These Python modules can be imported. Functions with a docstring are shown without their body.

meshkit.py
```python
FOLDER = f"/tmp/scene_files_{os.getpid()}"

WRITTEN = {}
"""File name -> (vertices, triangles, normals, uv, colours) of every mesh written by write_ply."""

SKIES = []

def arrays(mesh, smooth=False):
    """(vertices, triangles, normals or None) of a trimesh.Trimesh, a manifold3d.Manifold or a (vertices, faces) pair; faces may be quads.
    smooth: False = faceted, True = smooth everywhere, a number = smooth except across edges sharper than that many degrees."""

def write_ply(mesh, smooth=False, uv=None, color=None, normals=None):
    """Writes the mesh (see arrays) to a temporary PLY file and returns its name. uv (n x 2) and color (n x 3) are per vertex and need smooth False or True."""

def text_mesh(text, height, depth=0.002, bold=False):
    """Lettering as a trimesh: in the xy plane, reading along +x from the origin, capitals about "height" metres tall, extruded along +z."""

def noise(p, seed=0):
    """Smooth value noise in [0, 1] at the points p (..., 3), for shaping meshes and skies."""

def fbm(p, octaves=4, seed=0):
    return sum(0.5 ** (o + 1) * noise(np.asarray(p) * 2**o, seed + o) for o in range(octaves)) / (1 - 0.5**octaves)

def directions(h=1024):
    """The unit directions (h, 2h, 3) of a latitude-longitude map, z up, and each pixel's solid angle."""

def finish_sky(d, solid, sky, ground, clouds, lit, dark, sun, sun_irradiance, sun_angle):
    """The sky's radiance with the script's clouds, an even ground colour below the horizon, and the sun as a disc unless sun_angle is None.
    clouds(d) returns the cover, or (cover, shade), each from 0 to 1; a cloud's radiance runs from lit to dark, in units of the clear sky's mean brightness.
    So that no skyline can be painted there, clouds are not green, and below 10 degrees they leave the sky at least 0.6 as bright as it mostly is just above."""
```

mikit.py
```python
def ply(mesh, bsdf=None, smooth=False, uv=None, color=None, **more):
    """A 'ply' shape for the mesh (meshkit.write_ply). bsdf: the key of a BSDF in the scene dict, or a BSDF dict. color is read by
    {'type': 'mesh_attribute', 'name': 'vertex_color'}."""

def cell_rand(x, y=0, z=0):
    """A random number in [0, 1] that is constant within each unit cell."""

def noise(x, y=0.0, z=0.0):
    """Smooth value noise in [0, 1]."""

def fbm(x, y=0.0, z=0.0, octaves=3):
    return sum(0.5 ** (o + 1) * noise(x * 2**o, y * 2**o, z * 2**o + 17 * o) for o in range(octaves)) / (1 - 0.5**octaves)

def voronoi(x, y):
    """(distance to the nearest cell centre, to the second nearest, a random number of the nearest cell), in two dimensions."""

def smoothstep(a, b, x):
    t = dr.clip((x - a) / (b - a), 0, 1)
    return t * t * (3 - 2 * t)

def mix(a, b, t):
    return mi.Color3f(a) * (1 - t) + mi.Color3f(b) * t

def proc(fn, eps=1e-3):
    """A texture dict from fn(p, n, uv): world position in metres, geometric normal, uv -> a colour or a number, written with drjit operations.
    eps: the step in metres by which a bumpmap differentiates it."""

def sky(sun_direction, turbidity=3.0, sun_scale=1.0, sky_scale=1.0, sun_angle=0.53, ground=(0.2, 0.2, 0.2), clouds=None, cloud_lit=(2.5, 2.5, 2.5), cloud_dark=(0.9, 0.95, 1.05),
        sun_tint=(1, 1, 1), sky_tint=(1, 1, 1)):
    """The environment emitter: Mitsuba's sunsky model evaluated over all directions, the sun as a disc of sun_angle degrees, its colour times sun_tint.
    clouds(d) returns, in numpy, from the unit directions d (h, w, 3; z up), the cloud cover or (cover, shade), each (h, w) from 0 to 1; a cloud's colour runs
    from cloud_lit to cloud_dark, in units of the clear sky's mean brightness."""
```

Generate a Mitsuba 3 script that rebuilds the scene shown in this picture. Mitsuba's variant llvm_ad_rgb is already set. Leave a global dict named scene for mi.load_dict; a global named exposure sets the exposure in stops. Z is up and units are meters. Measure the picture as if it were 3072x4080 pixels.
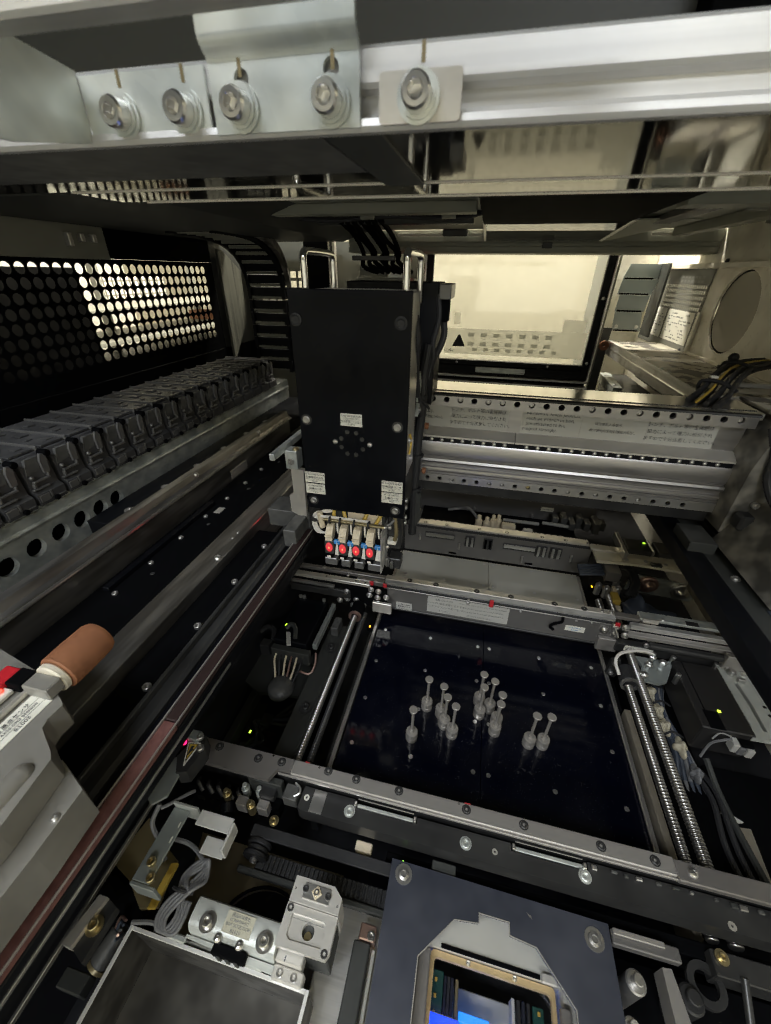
import glob, math, random
import numpy as np
import trimesh
import mitsuba as mi
import drjit as dr
import mikit
from shapely import affinity, box as sbox, union_all
from shapely.geometry import Polygon, Point
from shapely.geometry.polygon import orient

T = mi.ScalarTransform4f
random.seed(7)
rng = np.random.default_rng(7)
scene, labels = {}, {}

# ---------------------------------------------------------------- camera, light, exposure
EYE = np.array([0.0, 0.0, 0.70])
YAW, PITCH, ROLL = -0.2186, 0.5420, -0.01355
fw = np.array([math.sin(YAW) * math.cos(PITCH), math.cos(YAW) * math.cos(PITCH), -math.sin(PITCH)])
rt = np.array([math.cos(YAW), -math.sin(YAW), 0.0])
dn = np.cross(fw, rt)
up = -(-math.sin(ROLL) * rt + math.cos(ROLL) * dn)
scene['camera'] = {'type': 'thinlens', 'fov': 2 * math.degrees(math.atan(1536 / 1584.83)), 'fov_axis': 'x', 'aperture_radius': 0.0006,
                   'focus_distance': 0.72, 'near_clip': 0.01, 'far_clip': 60.0,
                   'to_world': T().look_at(origin=EYE.tolist(), target=(EYE + fw).tolist(), up=up.tolist())}
exposure = 0.75

def lamp(name, x0, x1, y0, y1, z, rgb, label):
    m = trimesh.Trimesh([[x0, y0, z], [x1, y0, z], [x1, y1, z], [x0, y1, z]], [[0, 2, 1], [0, 3, 2]], process=False)
    scene[name] = mikit.ply(m, {'type': 'diffuse', 'reflectance': {'type': 'rgb', 'value': [0.8] * 3}}, emitter={'type': 'area', 'radiance': {'type': 'rgb', 'value': rgb}})
    labels[name] = {'label': label, 'category': 'ceiling lamp'}

lamp('ceiling_lamp', -1.5, -0.2, -1.35, -0.85, 2.35, [12.6, 13.3, 14.0], 'fluorescent panel in the room ceiling in front of the machine')
lamp('ceiling_lamp_001', 0.2, 1.5, -2.9, -2.4, 2.35, [16.6, 17.5, 18.4], 'right fluorescent panel in the room ceiling before the machine')
lamp('ceiling_lamp_002', -1.7, 1.5, 2.35, 2.65, 2.5, [52, 49, 40.5], 'fluorescent panel in the room ceiling beyond the rear window')
lamp('ceiling_lamp_003', -2.5, -2.2, 0.6, 3.2, 2.5, [1.9, 1.85, 1.7], 'fluorescent panel in the room ceiling left of the machine')

# ---------------------------------------------------------------- materials
def pri(name, rgb, rough=0.5, metal=0.0, spec=0.5, **more):
    scene[name] = {'type': 'twosided', 'b': {'type': 'principled', 'base_color': tex(rgb), 'roughness': tex1(rough), 'metallic': metal, 'specular': spec, **more}}
def tex(c):
    return c if isinstance(c, dict) else {'type': 'rgb', 'value': list(c)}
def tex1(c):
    return c if isinstance(c, dict) else float(c)

def t_zinc(p, n, uv):
    a, b, r = mikit.voronoi(p.x * 160 + p.z * 90, p.y * 160 + p.z * 120)
    f = mikit.fbm(p.x * 35, p.y * 35, p.z * 35)
    return mikit.mix((0.42, 0.45, 0.44), (0.74, 0.76, 0.72), 0.12 * r + 0.88 * mikit.smoothstep(0.25, 0.75, f))
def t_dirtw(p, n, uv):
    f = mikit.smoothstep(0.42, 0.75, mikit.fbm(p.x * 14, p.y * 14, p.z * 14))
    g = mikit.smoothstep(0.62, 0.8, mikit.fbm(p.x * 60 + 9, p.y * 60, p.z * 60))
    return mikit.mix((0.80, 0.765, 0.665), (0.62, 0.58, 0.49), dr.clip(f * 0.8 + g * 0.5, 0, 1))
def t_steel_r(p, n, uv):
    return 0.17 + 0.2 * mikit.fbm(p.x * 6, p.y * 300, p.z * 300) + 0.1 * mikit.fbm(p.x * 12, p.y * 12, p.z * 12)
def t_steel(p, n, uv):
    f = mikit.fbm(p.x * 22, p.y * 22, p.z * 22)
    return mikit.mix((0.40, 0.39, 0.38), (0.56, 0.55, 0.53), f)
def t_dark(p, n, uv):
    f = mikit.fbm(p.x * 25, p.y * 25, p.z * 25)
    return mikit.mix((0.032, 0.032, 0.034), (0.075, 0.075, 0.074), f)
def t_black_r(p, n, uv):
    return 0.3 + 0.25 * mikit.fbm(p.x * 18, p.y * 18, p.z * 18)
def t_bed_r(p, n, uv):
    return 0.055 + 0.05 * mikit.fbm(p.x * 40, p.y * 40, 0) + 0.16 * mikit.smoothstep(0.55, 0.8, mikit.fbm(p.x * 13 + 4, p.y * 13, 0))
def t_bed(p, n, uv):
    d = mikit.smoothstep(0.90, 0.94, mikit.noise(p.x * 520, p.y * 520, 0))
    g = mikit.smoothstep(0.5, 0.85, mikit.fbm(p.x * 17, p.y * 17, 3))
    sc = mikit.smoothstep(0.955, 0.985, mikit.noise(p.x * 40 + p.y * 900, p.y * 30 - p.x * 60, 0))
    return mikit.mix((0.0013, 0.0018, 0.0056), (0.030, 0.030, 0.034), dr.clip(0.8 * d + 0.10 * g + 0.25 * sc, 0, 1))
def t_feeder(p, n, uv):
    f = mikit.fbm(p.x * 40, p.y * 40, p.z * 40)
    return mikit.mix((0.036, 0.036, 0.039), (0.105, 0.105, 0.108), f)
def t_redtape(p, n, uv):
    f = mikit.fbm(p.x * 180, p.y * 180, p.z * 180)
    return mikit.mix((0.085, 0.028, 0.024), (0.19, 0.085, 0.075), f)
def t_shelf(p, n, uv):
    f = mikit.smoothstep(0.55, 0.66, mikit.fbm(p.x * 26, p.y * 26, 0))
    return mikit.mix((0.42, 0.39, 0.32), (0.10, 0.09, 0.08), f)
def t_guide(p, n, uv):
    f = mikit.smoothstep(0.35, 0.7, mikit.fbm(p.y * 9, p.z * 60, p.x * 60))
    return mikit.mix((0.22, 0.21, 0.20), (0.44, 0.425, 0.41), f)
def t_block(p, n, uv):
    f = mikit.fbm(p.x * 70, p.y * 70, p.z * 70)
    return mikit.mix((0.045, 0.045, 0.045), (0.11, 0.11, 0.105), f)
P = mikit.proc
def t_alu(p, n, uv):
    g = mikit.fbm(p.x * 3, p.y * 500, p.z * 500)
    f = mikit.smoothstep(0.55, 0.8, mikit.fbm(p.x * 40, p.y * 40, p.z * 40))
    return mikit.mix(mikit.mix((0.62, 0.61, 0.60), (0.80, 0.79, 0.77), g), (0.46, 0.44, 0.41), f * 0.6)
def t_alu_r(p, n, uv):
    return 0.30 + 0.22 * mikit.fbm(p.x * 5, p.y * 400, p.z * 400)
def t_head(p, n, uv):
    f = mikit.smoothstep(0.45, 0.8, mikit.fbm(p.x * 16, p.y * 16, p.z * 16))
    s = mikit.smoothstep(0.80, 0.86, mikit.noise(p.x * 900, p.y * 900, p.z * 900))
    return mikit.mix((0.0018, 0.0024, 0.0046), (0.0060, 0.0070, 0.0100), dr.clip(f * 0.7 + 0.5 * s, 0, 1))
def t_head_r(p, n, uv):
    return 0.34 + 0.3 * mikit.smoothstep(0.35, 0.75, mikit.fbm(p.x * 24, p.y * 24, p.z * 9))
pri('zinc', P(t_zinc), P(lambda p, n, uv: 0.26 + 0.24 * mikit.fbm(p.x * 50, p.y * 50, p.z * 50)), 0.6)
pri('steel', P(t_steel), P(t_steel_r), 0.85)
pri('bright_steel', (0.72, 0.71, 0.69), 0.22, 0.95)
pri('chrome', (0.8, 0.79, 0.77), 0.09, 1.0)
pri('aluminium', P(t_alu), P(t_alu_r), 0.75)
pri('rail_top', (0.60, 0.57, 0.52), 0.36, 0.6)
pri('guide_steel', P(t_guide), P(t_steel_r), 0.88)
pri('dark_steel', P(t_dark), 0.36, 0.5)
pri('black_bed', P(t_bed), P(t_bed_r), 0.0, 0.4)
pri('pan_dark', (0.014, 0.0145, 0.017), 0.7, 0.0, 0.2)
pri('black_paint', (0.0032, 0.0038, 0.0058), P(t_black_r), 0.0, 0.22)
pri('navy_black', (0.022, 0.025, 0.036), 0.33, 0.35, 0.6)
pri('head_black', P(t_head), P(t_head_r), 0.0, 0.12)
pri('matte_black', (0.0022, 0.0024, 0.0031), 0.8, 0.0, 0.06)
pri('rubber', (0.02, 0.02, 0.022), 0.6)
pri('feeder_grey', P(t_feeder), 0.42, 0.25)
pri('feeder_light', (0.155, 0.153, 0.15), 0.33, 0.4)
pri('ceiling_grey', (0.24, 0.245, 0.205), 0.5)
pri('panel_grey', (0.22, 0.22, 0.19), 0.5)
pri('dark_grey', (0.038, 0.04, 0.038), 0.5)
pri('gantry_alu', P(lambda p, n, uv: mikit.mix((0.30, 0.29, 0.285), (0.43, 0.415, 0.405), mikit.fbm(p.x * 14, p.y * 120, p.z * 120))), 0.3, 0.8)
pri('zinc_pale', P(lambda p, n, uv: mikit.mix((0.46, 0.48, 0.455), (0.60, 0.615, 0.58), mikit.fbm(p.x * 60, p.y * 60, p.z * 60))), 0.4, 0.25)
pri('plate_cream', (0.74, 0.69, 0.57), 0.45, 0.2)
pri('beam_alu', P(lambda p, n, uv: mikit.mix((0.46, 0.455, 0.45), (0.60, 0.59, 0.575), mikit.fbm(p.x * 4, p.y * 300, p.z * 300))), 0.42, 0.55)
pri('bed_window_glow', (0.66, 0.64, 0.56), 0.34, 0.1)  # window reflection on the rear bed, put into a pale base colour
pri('mark_grey', (0.36, 0.36, 0.33), 0.5)
pri('zinc_leaf', (0.36, 0.40, 0.40), 0.36, 0.5)
pri('cream_paint', P(t_dirtw), 0.45)
pri('wall_cream', (0.34, 0.318, 0.245), 0.8)
pri('white_wall', (0.72, 0.70, 0.62), 0.8)
pri('cast_paint', P(lambda p, n, uv: mikit.mix((0.22, 0.21, 0.19), (0.32, 0.31, 0.285), mikit.fbm(p.x * 30, p.y * 30, p.z * 30))), 0.36, 0.35)
pri('shelf_dirty', P(t_shelf), 0.5)
pri('orange_rubber', P(lambda p, n, uv: mikit.mix((0.21, 0.085, 0.042), (0.30, 0.125, 0.058), mikit.fbm(p.x * 80, p.y * 80, p.z * 80))), 0.62)
pri('red_tape', P(t_redtape), 0.6)
pri('sticker', (0.72, 0.71, 0.64), 0.45)
pri('sticker_grey', (0.45, 0.445, 0.42), 0.35)
pri('ink', (0.03, 0.03, 0.035), 0.6)
pri('ink_grey', (0.22, 0.22, 0.21), 0.6)
pri('cream_plastic', (0.62, 0.54, 0.40), 0.45)
pri('white_plastic', (0.70, 0.68, 0.62), 0.4)
pri('blue_plastic', (0.04, 0.22, 0.55), 0.35)
pri('yellow_plastic', (0.50, 0.34, 0.06), 0.45)
pri('rim_highlight', (0.85, 0.85, 0.83), 0.3, 0.35)  # light caught by the tray edge, painted in as a pale tone
pri('brass', (0.58, 0.49, 0.28), 0.25, 0.9)
pri('gold_film', (0.21, 0.17, 0.09), 0.35, 0.4)
pri('grey_cable', (0.14, 0.14, 0.145), 0.5)
pri('blue_cable', (0.045, 0.055, 0.075), 0.55)
pri('white_cable', (0.68, 0.65, 0.60), 0.5)
pri('red_plastic', (0.5, 0.02, 0.03), 0.35)
pri('green_board', (0.012, 0.06, 0.045), 0.4)
pri('blue_film', (0.01, 0.05, 0.55), 0.12, 0.0, 0.8)
pri('mottled', P(t_block), 0.5)
scene['smoked_pane'] = {'type': 'twosided', 'b': {'type': 'roughplastic', 'distribution': 'ggx', 'alpha': 0.003, 'int_ior': 1.42, 'diffuse_reflectance': {'type': 'rgb', 'value': [0.012, 0.012, 0.010]}}}
scene['mirror_pane'] = {'type': 'twosided', 'b': {'type': 'plastic', 'int_ior': 1.8, 'diffuse_reflectance': {'type': 'rgb', 'value': [0.02, 0.02, 0.018]}}}
scene['frosted_mark'] = {'type': 'principledthin', 'base_color': {'type': 'rgb', 'value': [0.68, 0.68, 0.64]}, 'roughness': 0.6, 'diff_trans': 1.3}
scene['clear_pane'] = {'type': 'thindielectric', 'int_ior': 1.5}
scene['frosted_label'] = {'type': 'principledthin', 'base_color': {'type': 'rgb', 'value': [0.78, 0.77, 0.71]}, 'roughness': 0.6, 'diff_trans': 1.3}

# ---------------------------------------------------------------- helpers
def numbered(name):
    if name not in scene and name not in labels:
        return name
    k = 1
    while f'{name}_{k:03d}' in scene or f'{name}_{k:03d}' in labels:
        k += 1
    return f'{name}_{k:03d}'
def put(key, mesh, mat, smooth=False, **more):
    scene[key] = mikit.ply(mesh, mat, smooth=smooth, **more)
    return key
def thing(name, label, cat, group=None):
    key = numbered(name)
    labels[key] = {'label': label, 'category': cat}
    if group:
        labels[key]['group'] = group
    return key
def part(parent, name, mesh, mat, smooth=30, label=None, kind=None, **more):
    key = numbered(parent + '__' + name)
    put(key, mesh, mat, smooth, **more)
    if label or kind:
        labels[key] = {**({'label': label} if label else {}), **({'kind': kind} if kind else {})}
    return key
def one(name, label, cat, mesh, mat, smooth=30, group=None, **more):
    key = thing(name, label, cat, group)
    put(key, mesh, mat, smooth, **more)
    return key
def struct(name, mesh, mat):
    put(name, mesh, mat)
    labels[name] = {'kind': 'structure'}
def bx(x0, x1, y0, y1, z0, z1, c=None):
    """A box with chamfered edges."""
    x0, x1, y0, y1, z0, z1 = min(x0, x1), max(x0, x1), min(y0, y1), max(y0, y1), min(z0, z1), max(z0, z1)
    d = min(x1 - x0, y1 - y0, z1 - z0)
    c = min(0.0012, 0.2 * d) if c is None else min(c, 0.45 * d)
    if c <= 0:
        return trimesh.creation.box(bounds=[[x0, y0, z0], [x1, y1, z1]])
    pts = []
    for x, sx in ((x0, 1), (x1, -1)):
        for y, sy in ((y0, 1), (y1, -1)):
            for z, sz in ((z0, 1), (z1, -1)):
                pts += [(x, y + sy * c, z + sz * c), (x + sx * c, y, z + sz * c), (x + sx * c, y + sy * c, z)]
    return trimesh.Trimesh(np.array(pts)).convex_hull
def cat(*ms):
    ms = [m for x in ms for m in (x if isinstance(x, (list, tuple)) else [x])]
    return trimesh.util.concatenate(ms)
def pr(poly, a0, a1, axis='z', holes=()):
    """A polygon pushed along an axis: 'z' takes (x, y), 'y' takes (x, z), 'x' takes (y, z)."""
    p = poly if isinstance(poly, Polygon) else Polygon(poly, holes)
    p = p.buffer(0)
    gs = getattr(p, 'geoms', [p])
    ms = []
    for g in gs:
        m = trimesh.creation.extrude_polygon(g, abs(a1 - a0), engine='earcut')
        v = m.vertices.copy()
        v[:, 2] += min(a0, a1)
        if axis == 'y':
            v = v[:, [0, 2, 1]]
            m = trimesh.Trimesh(v, m.faces[:, ::-1], process=False)
        elif axis == 'x':
            v = v[:, [2, 0, 1]]
            m = trimesh.Trimesh(v, m.faces, process=False)
        else:
            m = trimesh.Trimesh(v, m.faces, process=False)
        ms.append(m)
    return cat(ms)
def frame_of(d):
    d = np.asarray(d, float) / np.linalg.norm(d)
    a = np.cross(d, [0, 0, 1.0] if abs(d[2]) < 0.9 else [1.0, 0, 0])
    a /= np.linalg.norm(a)
    return np.stack([a, np.cross(d, a), d], 1)
def lathe(profile, p, d, n=18):
    """Turns (radius, height) pairs round the axis that leaves p along d."""
    prof = np.asarray(profile, float)
    ang = np.arange(n) * 2 * math.pi / n
    k = len(prof)
    v = np.stack([prof[:, None, 0] * np.cos(ang), prof[:, None, 0] * np.sin(ang), np.repeat(prof[:, 1:], n, 1)], -1).reshape(-1, 3)
    f = []
    for i in range(k - 1):
        for j in range(n):
            a, b = i * n + j, i * n + (j + 1) % n
            f += [(a, b, b + n), (a, b + n, a + n)]
    m = trimesh.Trimesh(v, f)
    m.update_faces(m.nondegenerate_faces())
    v2 = m.vertices @ frame_of(d).T + np.asarray(p, float)
    return trimesh.Trimesh(v2, m.faces, process=False)
def cy(p0, p1, r, n=18, r2=None):
    p0, p1 = np.asarray(p0, float), np.asarray(p1, float)
    h = np.linalg.norm(p1 - p0)
    r2 = r if r2 is None else r2
    c = min(0.15 * min(r, r2), 0.2 * h)
    return lathe([(0, 0), (r - c, 0), (r, c), (r2, h - c), (r2 - c, h), (0, h)], p0, p1 - p0, n)
def ring(p, d, r0, r1, h, n=24):
    return lathe([(r0, 0), (r1, 0), (r1, h), (r0, h), (r0, 0)], p, d, n)
def spline(pts, k=6):
    p = np.asarray(pts, float)
    q = np.vstack([2 * p[0] - p[1], p, 2 * p[-1] - p[-2]])
    out = []
    for i in range(1, len(q) - 2):
        for t in np.arange(k) / k:
            out.append(0.5 * (2 * q[i] + (q[i + 1] - q[i - 1]) * t + (2 * q[i - 1] - 5 * q[i] + 4 * q[i + 1] - q[i + 2]) * t * t + (3 * q[i] - q[i - 1] - 3 * q[i + 1] + q[i + 2]) * t ** 3))
    return np.array(out + [p[-1]])
def tb(pts, r, n=8, k=6, flat=None):
    """A tube along a smooth curve; flat = (width, direction) makes a strap."""
    p = spline(pts, k) if k else np.asarray(pts, float)
    t = np.gradient(p, axis=0)
    t /= np.linalg.norm(t, axis=1, keepdims=True) + 1e-12
    a = frame_of(t[0])[:, 0]
    rings = []
    ang = np.arange(n) * 2 * math.pi / n
    for i in range(len(p)):
        a = a - t[i] * (a @ t[i])
        a /= np.linalg.norm(a)
        b = np.cross(t[i], a)
        rings.append(p[i] + r * (np.cos(ang)[:, None] * a + np.sin(ang)[:, None] * b))
    v = np.vstack(rings + [p[:1], p[-1:]])
    m = len(p)
    f = []
    for i in range(m - 1):
        for j in range(n):
            a0, b0 = i * n + j, i * n + (j + 1) % n
            f += [(a0, b0, b0 + n), (a0, b0 + n, a0 + n)]
    for j in range(n):
        f += [(m * n, (j + 1) % n, j), (m * n + 1, (m - 1) * n + j, (m - 1) * n + (j + 1) % n)]
    return trimesh.Trimesh(v, f, process=False)
def socket_bolt(p, d, r, h=None, n=16):
    """A cap screw's head with its hexagon recess, standing on p."""
    h = h or r * 0.9
    m = lathe([(r * 0.97, 0), (r, 0.05 * h), (r, 0.82 * h), (r * 0.86, h), (r * 0.56, h), (r * 0.5, 0.94 * h)], p, d, n)
    hexa = lathe([(r * 0.56, h), (r * 0.5, 0.9 * h), (r * 0.47, 0.35 * h), (0, 0.3 * h)], p, d, 6)
    return cat(m, hexa)
def flat_screw(p, d, r, n=14):
    return lathe([(r, 0), (r, r * 0.1), (r * 0.9, r * 0.22), (r * 0.45, r * 0.22), (r * 0.36, r * 0.04), (0, r * 0.03)], p, d, n)
def pan_screw(p, d, r, n=12):
    return lathe([(r, 0), (r * 0.97, r * 0.3), (r * 0.7, r * 0.6), (r * 0.3, r * 0.72), (r * 0.25, r * 0.5), (0, r * 0.5)], p, d, n)
def washer(p, d, r, t=0.0015):
    return ring(p, d, r * 0.3, r, t, 22)
def move(m, x=0, y=0, z=0):
    m = m.copy()
    m.apply_translation([x, y, z])
    return m
def rot(m, deg, axis, about):
    m = m.copy()
    m.apply_transform(trimesh.transformations.rotation_matrix(math.radians(deg), axis, about))
    return m

_fonts = {}
def glyphs(text, height, font='Inter', px=40, bold=0):
    """Lettering as shapely outlines: capitals height metres tall, the baseline on y = 0."""
    from PIL import Image, ImageDraw, ImageFont
    if (font, px) not in _fonts:
        _fonts[font, px] = ImageFont.truetype([x for x in glob.glob('/opt/blender-*/*/datafiles/fonts/*') if font in x][0], px)
    ft = _fonts[font, px]
    x0, y0, x1, y1 = ft.getbbox(text, anchor='ls', stroke_width=bold)
    im = Image.new('L', (x1 - x0 + 8, y1 - y0 + 8))
    ImageDraw.Draw(im).text((4 - x0, 4 - y0), text, 255, font=ft, anchor='ls', stroke_width=bold)
    on = np.pad(np.asarray(im) > 118, ((0, 0), (1, 1))).astype(np.int8)
    rows, starts = np.nonzero(np.diff(on, axis=1) == 1)
    ends = np.nonzero(np.diff(on, axis=1) == -1)[1]
    s = union_all(sbox(starts, -rows - 1, ends, -rows)).buffer(0.4).buffer(-0.4).simplify(0.6)
    k = height / (px * 0.73)
    return affinity.affine_transform(s, [k, 0, 0, k, -4 * k, (4 - y0) * k])
def lettering(lines, o, ux, uy, depth=0.00025):
    """lines: (text, x, y, height, font) with x, y in metres from o along ux and uy, x the centre. Returns one mesh."""
    ux, uy = np.asarray(ux, float), np.asarray(uy, float)
    uz = np.cross(ux, uy)
    ms = []
    for text, x, y, h, font in lines:
        g = glyphs(text, h, 'CJK' if font == 'j' else 'Inter')
        w = g.bounds[2] - g.bounds[0]
        for q in getattr(g, 'geoms', [g]):
            if q.is_empty or q.area < 1e-10:
                continue
            m = trimesh.creation.extrude_polygon(q, depth, engine='earcut')
            v = m.vertices
            v = np.asarray(o, float) + (v[:, :1] + x - w / 2 - g.bounds[0]) * ux + (v[:, 1:2] + y) * uy + v[:, 2:] * uz
            ms.append(trimesh.Trimesh(v, m.faces, process=False))
    return cat(ms)
def plate_on(o, ux, uy, w, h, t=0.0004):
    """A thin sticker from corner o, w along ux and h along uy."""
    ux, uy = np.asarray(ux, float), np.asarray(uy, float)
    uz = np.cross(ux, uy)
    m = trimesh.creation.box(bounds=[[0, 0, 0], [w, h, t]])
    m.vertices = np.asarray(o, float) + m.vertices[:, :1] * ux + m.vertices[:, 1:2] * uy + m.vertices[:, 2:] * uz
    return m
def sticker(parent, o, ux, uy, w, h, lines, mat='sticker', name='sticker', ink='ink', label=None, rules=()):
    s = part(parent, name, plate_on(o, ux, uy, w, h), mat, False, label)
    uz = np.cross(np.asarray(ux, float), np.asarray(uy, float))
    o2 = np.asarray(o, float) + uz * 0.0005
    ms = [lettering(lines, o2, ux, uy)] if lines else []
    for y in rules:
        ms.append(plate_on(o2 + np.asarray(uy, float) * y + np.asarray(ux, float) * 0.001, ux, uy, w - 0.002, 0.0003, 0.0002))
    if ms:
        part(s, 'lettering', cat(ms), ink, False)
    return s
def led(name_parent, name, mesh, rgb, power):
    key = numbered(name_parent + '__' + name)
    scene[key] = mikit.ply(mesh, {'type': 'diffuse', 'reflectance': {'type': 'rgb', 'value': [0.1] * 3}},
                           emitter={'type': 'area', 'radiance': {'type': 'rgb', 'value': [c * power for c in rgb]}, 'sampling_weight': 0.06})
    return key
X, Y, Z = np.eye(3)
# ================================================================ the room and the machine's shell
struct('floor', bx(-3.2, 2.9, -4.3, 3.7, -0.95, -0.90, 0), 'panel_grey')
struct('room_wall', bx(-3.0, 2.7, 3.30, 3.36, -0.9, 2.7, 0), 'wall_cream')
struct('room_wall_left', bx(-3.06, -3.0, -4.2, 3.36, -0.9, 2.7, 0), 'white_wall')
struct('room_wall_right', bx(2.7, 2.76, -4.2, 3.36, -0.9, 2.7, 0), 'white_wall')
struct('room_wall_front', bx(-3.0, 2.7, -4.2, -4.14, -0.9, 2.7, 0), 'white_wall')
struct('room_ceiling', bx(-3.0, 2.7, -4.2, 3.36, 2.7, 2.76, 0), 'white_wall')

base = thing('base_pan', 'dark pan at the bottom of the machine under the conveyors', 'machine base')
part(base, 'pan', bx(-1.03, 0.66, -0.16, 2.12, -0.16, -0.10), 'pan_dark')
part(base, 'front_apron', bx(-1.03, 0.66, -0.20, -0.165, -0.16, 0.03), 'dark_grey')

# left side: perforated sheet with solid panels round it
lp = thing('side_panel', 'black left side panel with a big field of round vent holes', 'machine panel')
py0, pz0, pitch = 1.463, 0.493, 0.0297
holes = [Point(py0 - pitch * i, pz0 + 0.0295 * j).buffer(0.0122, quad_segs=5) for i in range(27) for j in range(8)]
sheet = Polygon([(0.62, 0.435), (1.52, 0.435), (1.52, 0.722), (0.62, 0.722)]).difference(union_all(holes))
part(lp, 'perforated_sheet', pr(sheet, -1.002, -1.0, 'x'), 'matte_black', False)
part(lp, 'lower_panel', bx(-1.01, -1.0, -0.16, 2.1, -0.10, 0.434), 'matte_black')
part(lp, 'front_panel', bx(-1.01, -1.0, -0.16, 0.619, 0.435, 1.08), 'matte_black')
part(lp, 'rear_panel', bx(-1.01, -1.0, 1.521, 2.1, 0.435, 0.84), 'dark_grey')
part(lp, 'upper_panel', bx(-1.01, -1.0, 0.62, 1.52, 0.723, 0.84), 'matte_black')
gp = one('grey_cover_panel', 'grey-green sheet cover above the left half of the round vent holes', 'panel', bx(-0.998, -0.985, 0.40, 1.05, 0.720, 0.79), 'panel_grey')
for y in (0.93, 0.965, 1.0):
    part(gp, 'clip', bx(-0.985, -0.972, y, y + 0.012, 0.745 + 0.01 * (y > 0.95), 0.772), 'steel')
cabinet = one('dark_cabinet', 'dark cabinet standing outside behind the left half of the vent holes', 'cabinet', bx(-1.34, -1.10, 0.25, 1.035, 0.05, 0.703), 'dark_steel')
sh = thing('storage_rack', 'pale storage rack seen in slices through the round vent holes', 'shelf')
for z in (0.35, 0.50):
    part(sh, 'shelf', bx(-2.3, -1.9, 1.4, 3.2, z, z + 0.02), 'panel_grey')
for y in (1.42, 2.25, 3.15):
    part(sh, 'post', bx(-2.3, -2.26, y, y + 0.04, -0.9, 1.2), 'panel_grey')
one('storage_bin', 'orange bin on the storage rack behind the far end of the vent holes', 'bin', bx(-2.28, -1.95, 3.05, 3.18, 0.37, 0.43), 'orange_rubber')
one('dark_bench', 'added dark block low behind the round vent holes, darkening them and their reflection', 'bench', bx(-2.35, -1.55, 0.9, 3.25, -0.3, 0.245), 'dark_grey')  # added to keep the low holes and their mirror image dark
lw = thing('lit_window', 'bright barred window seen through the upper rows of vent holes', 'window')
wkey = numbered(lw + '__pane')
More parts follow.
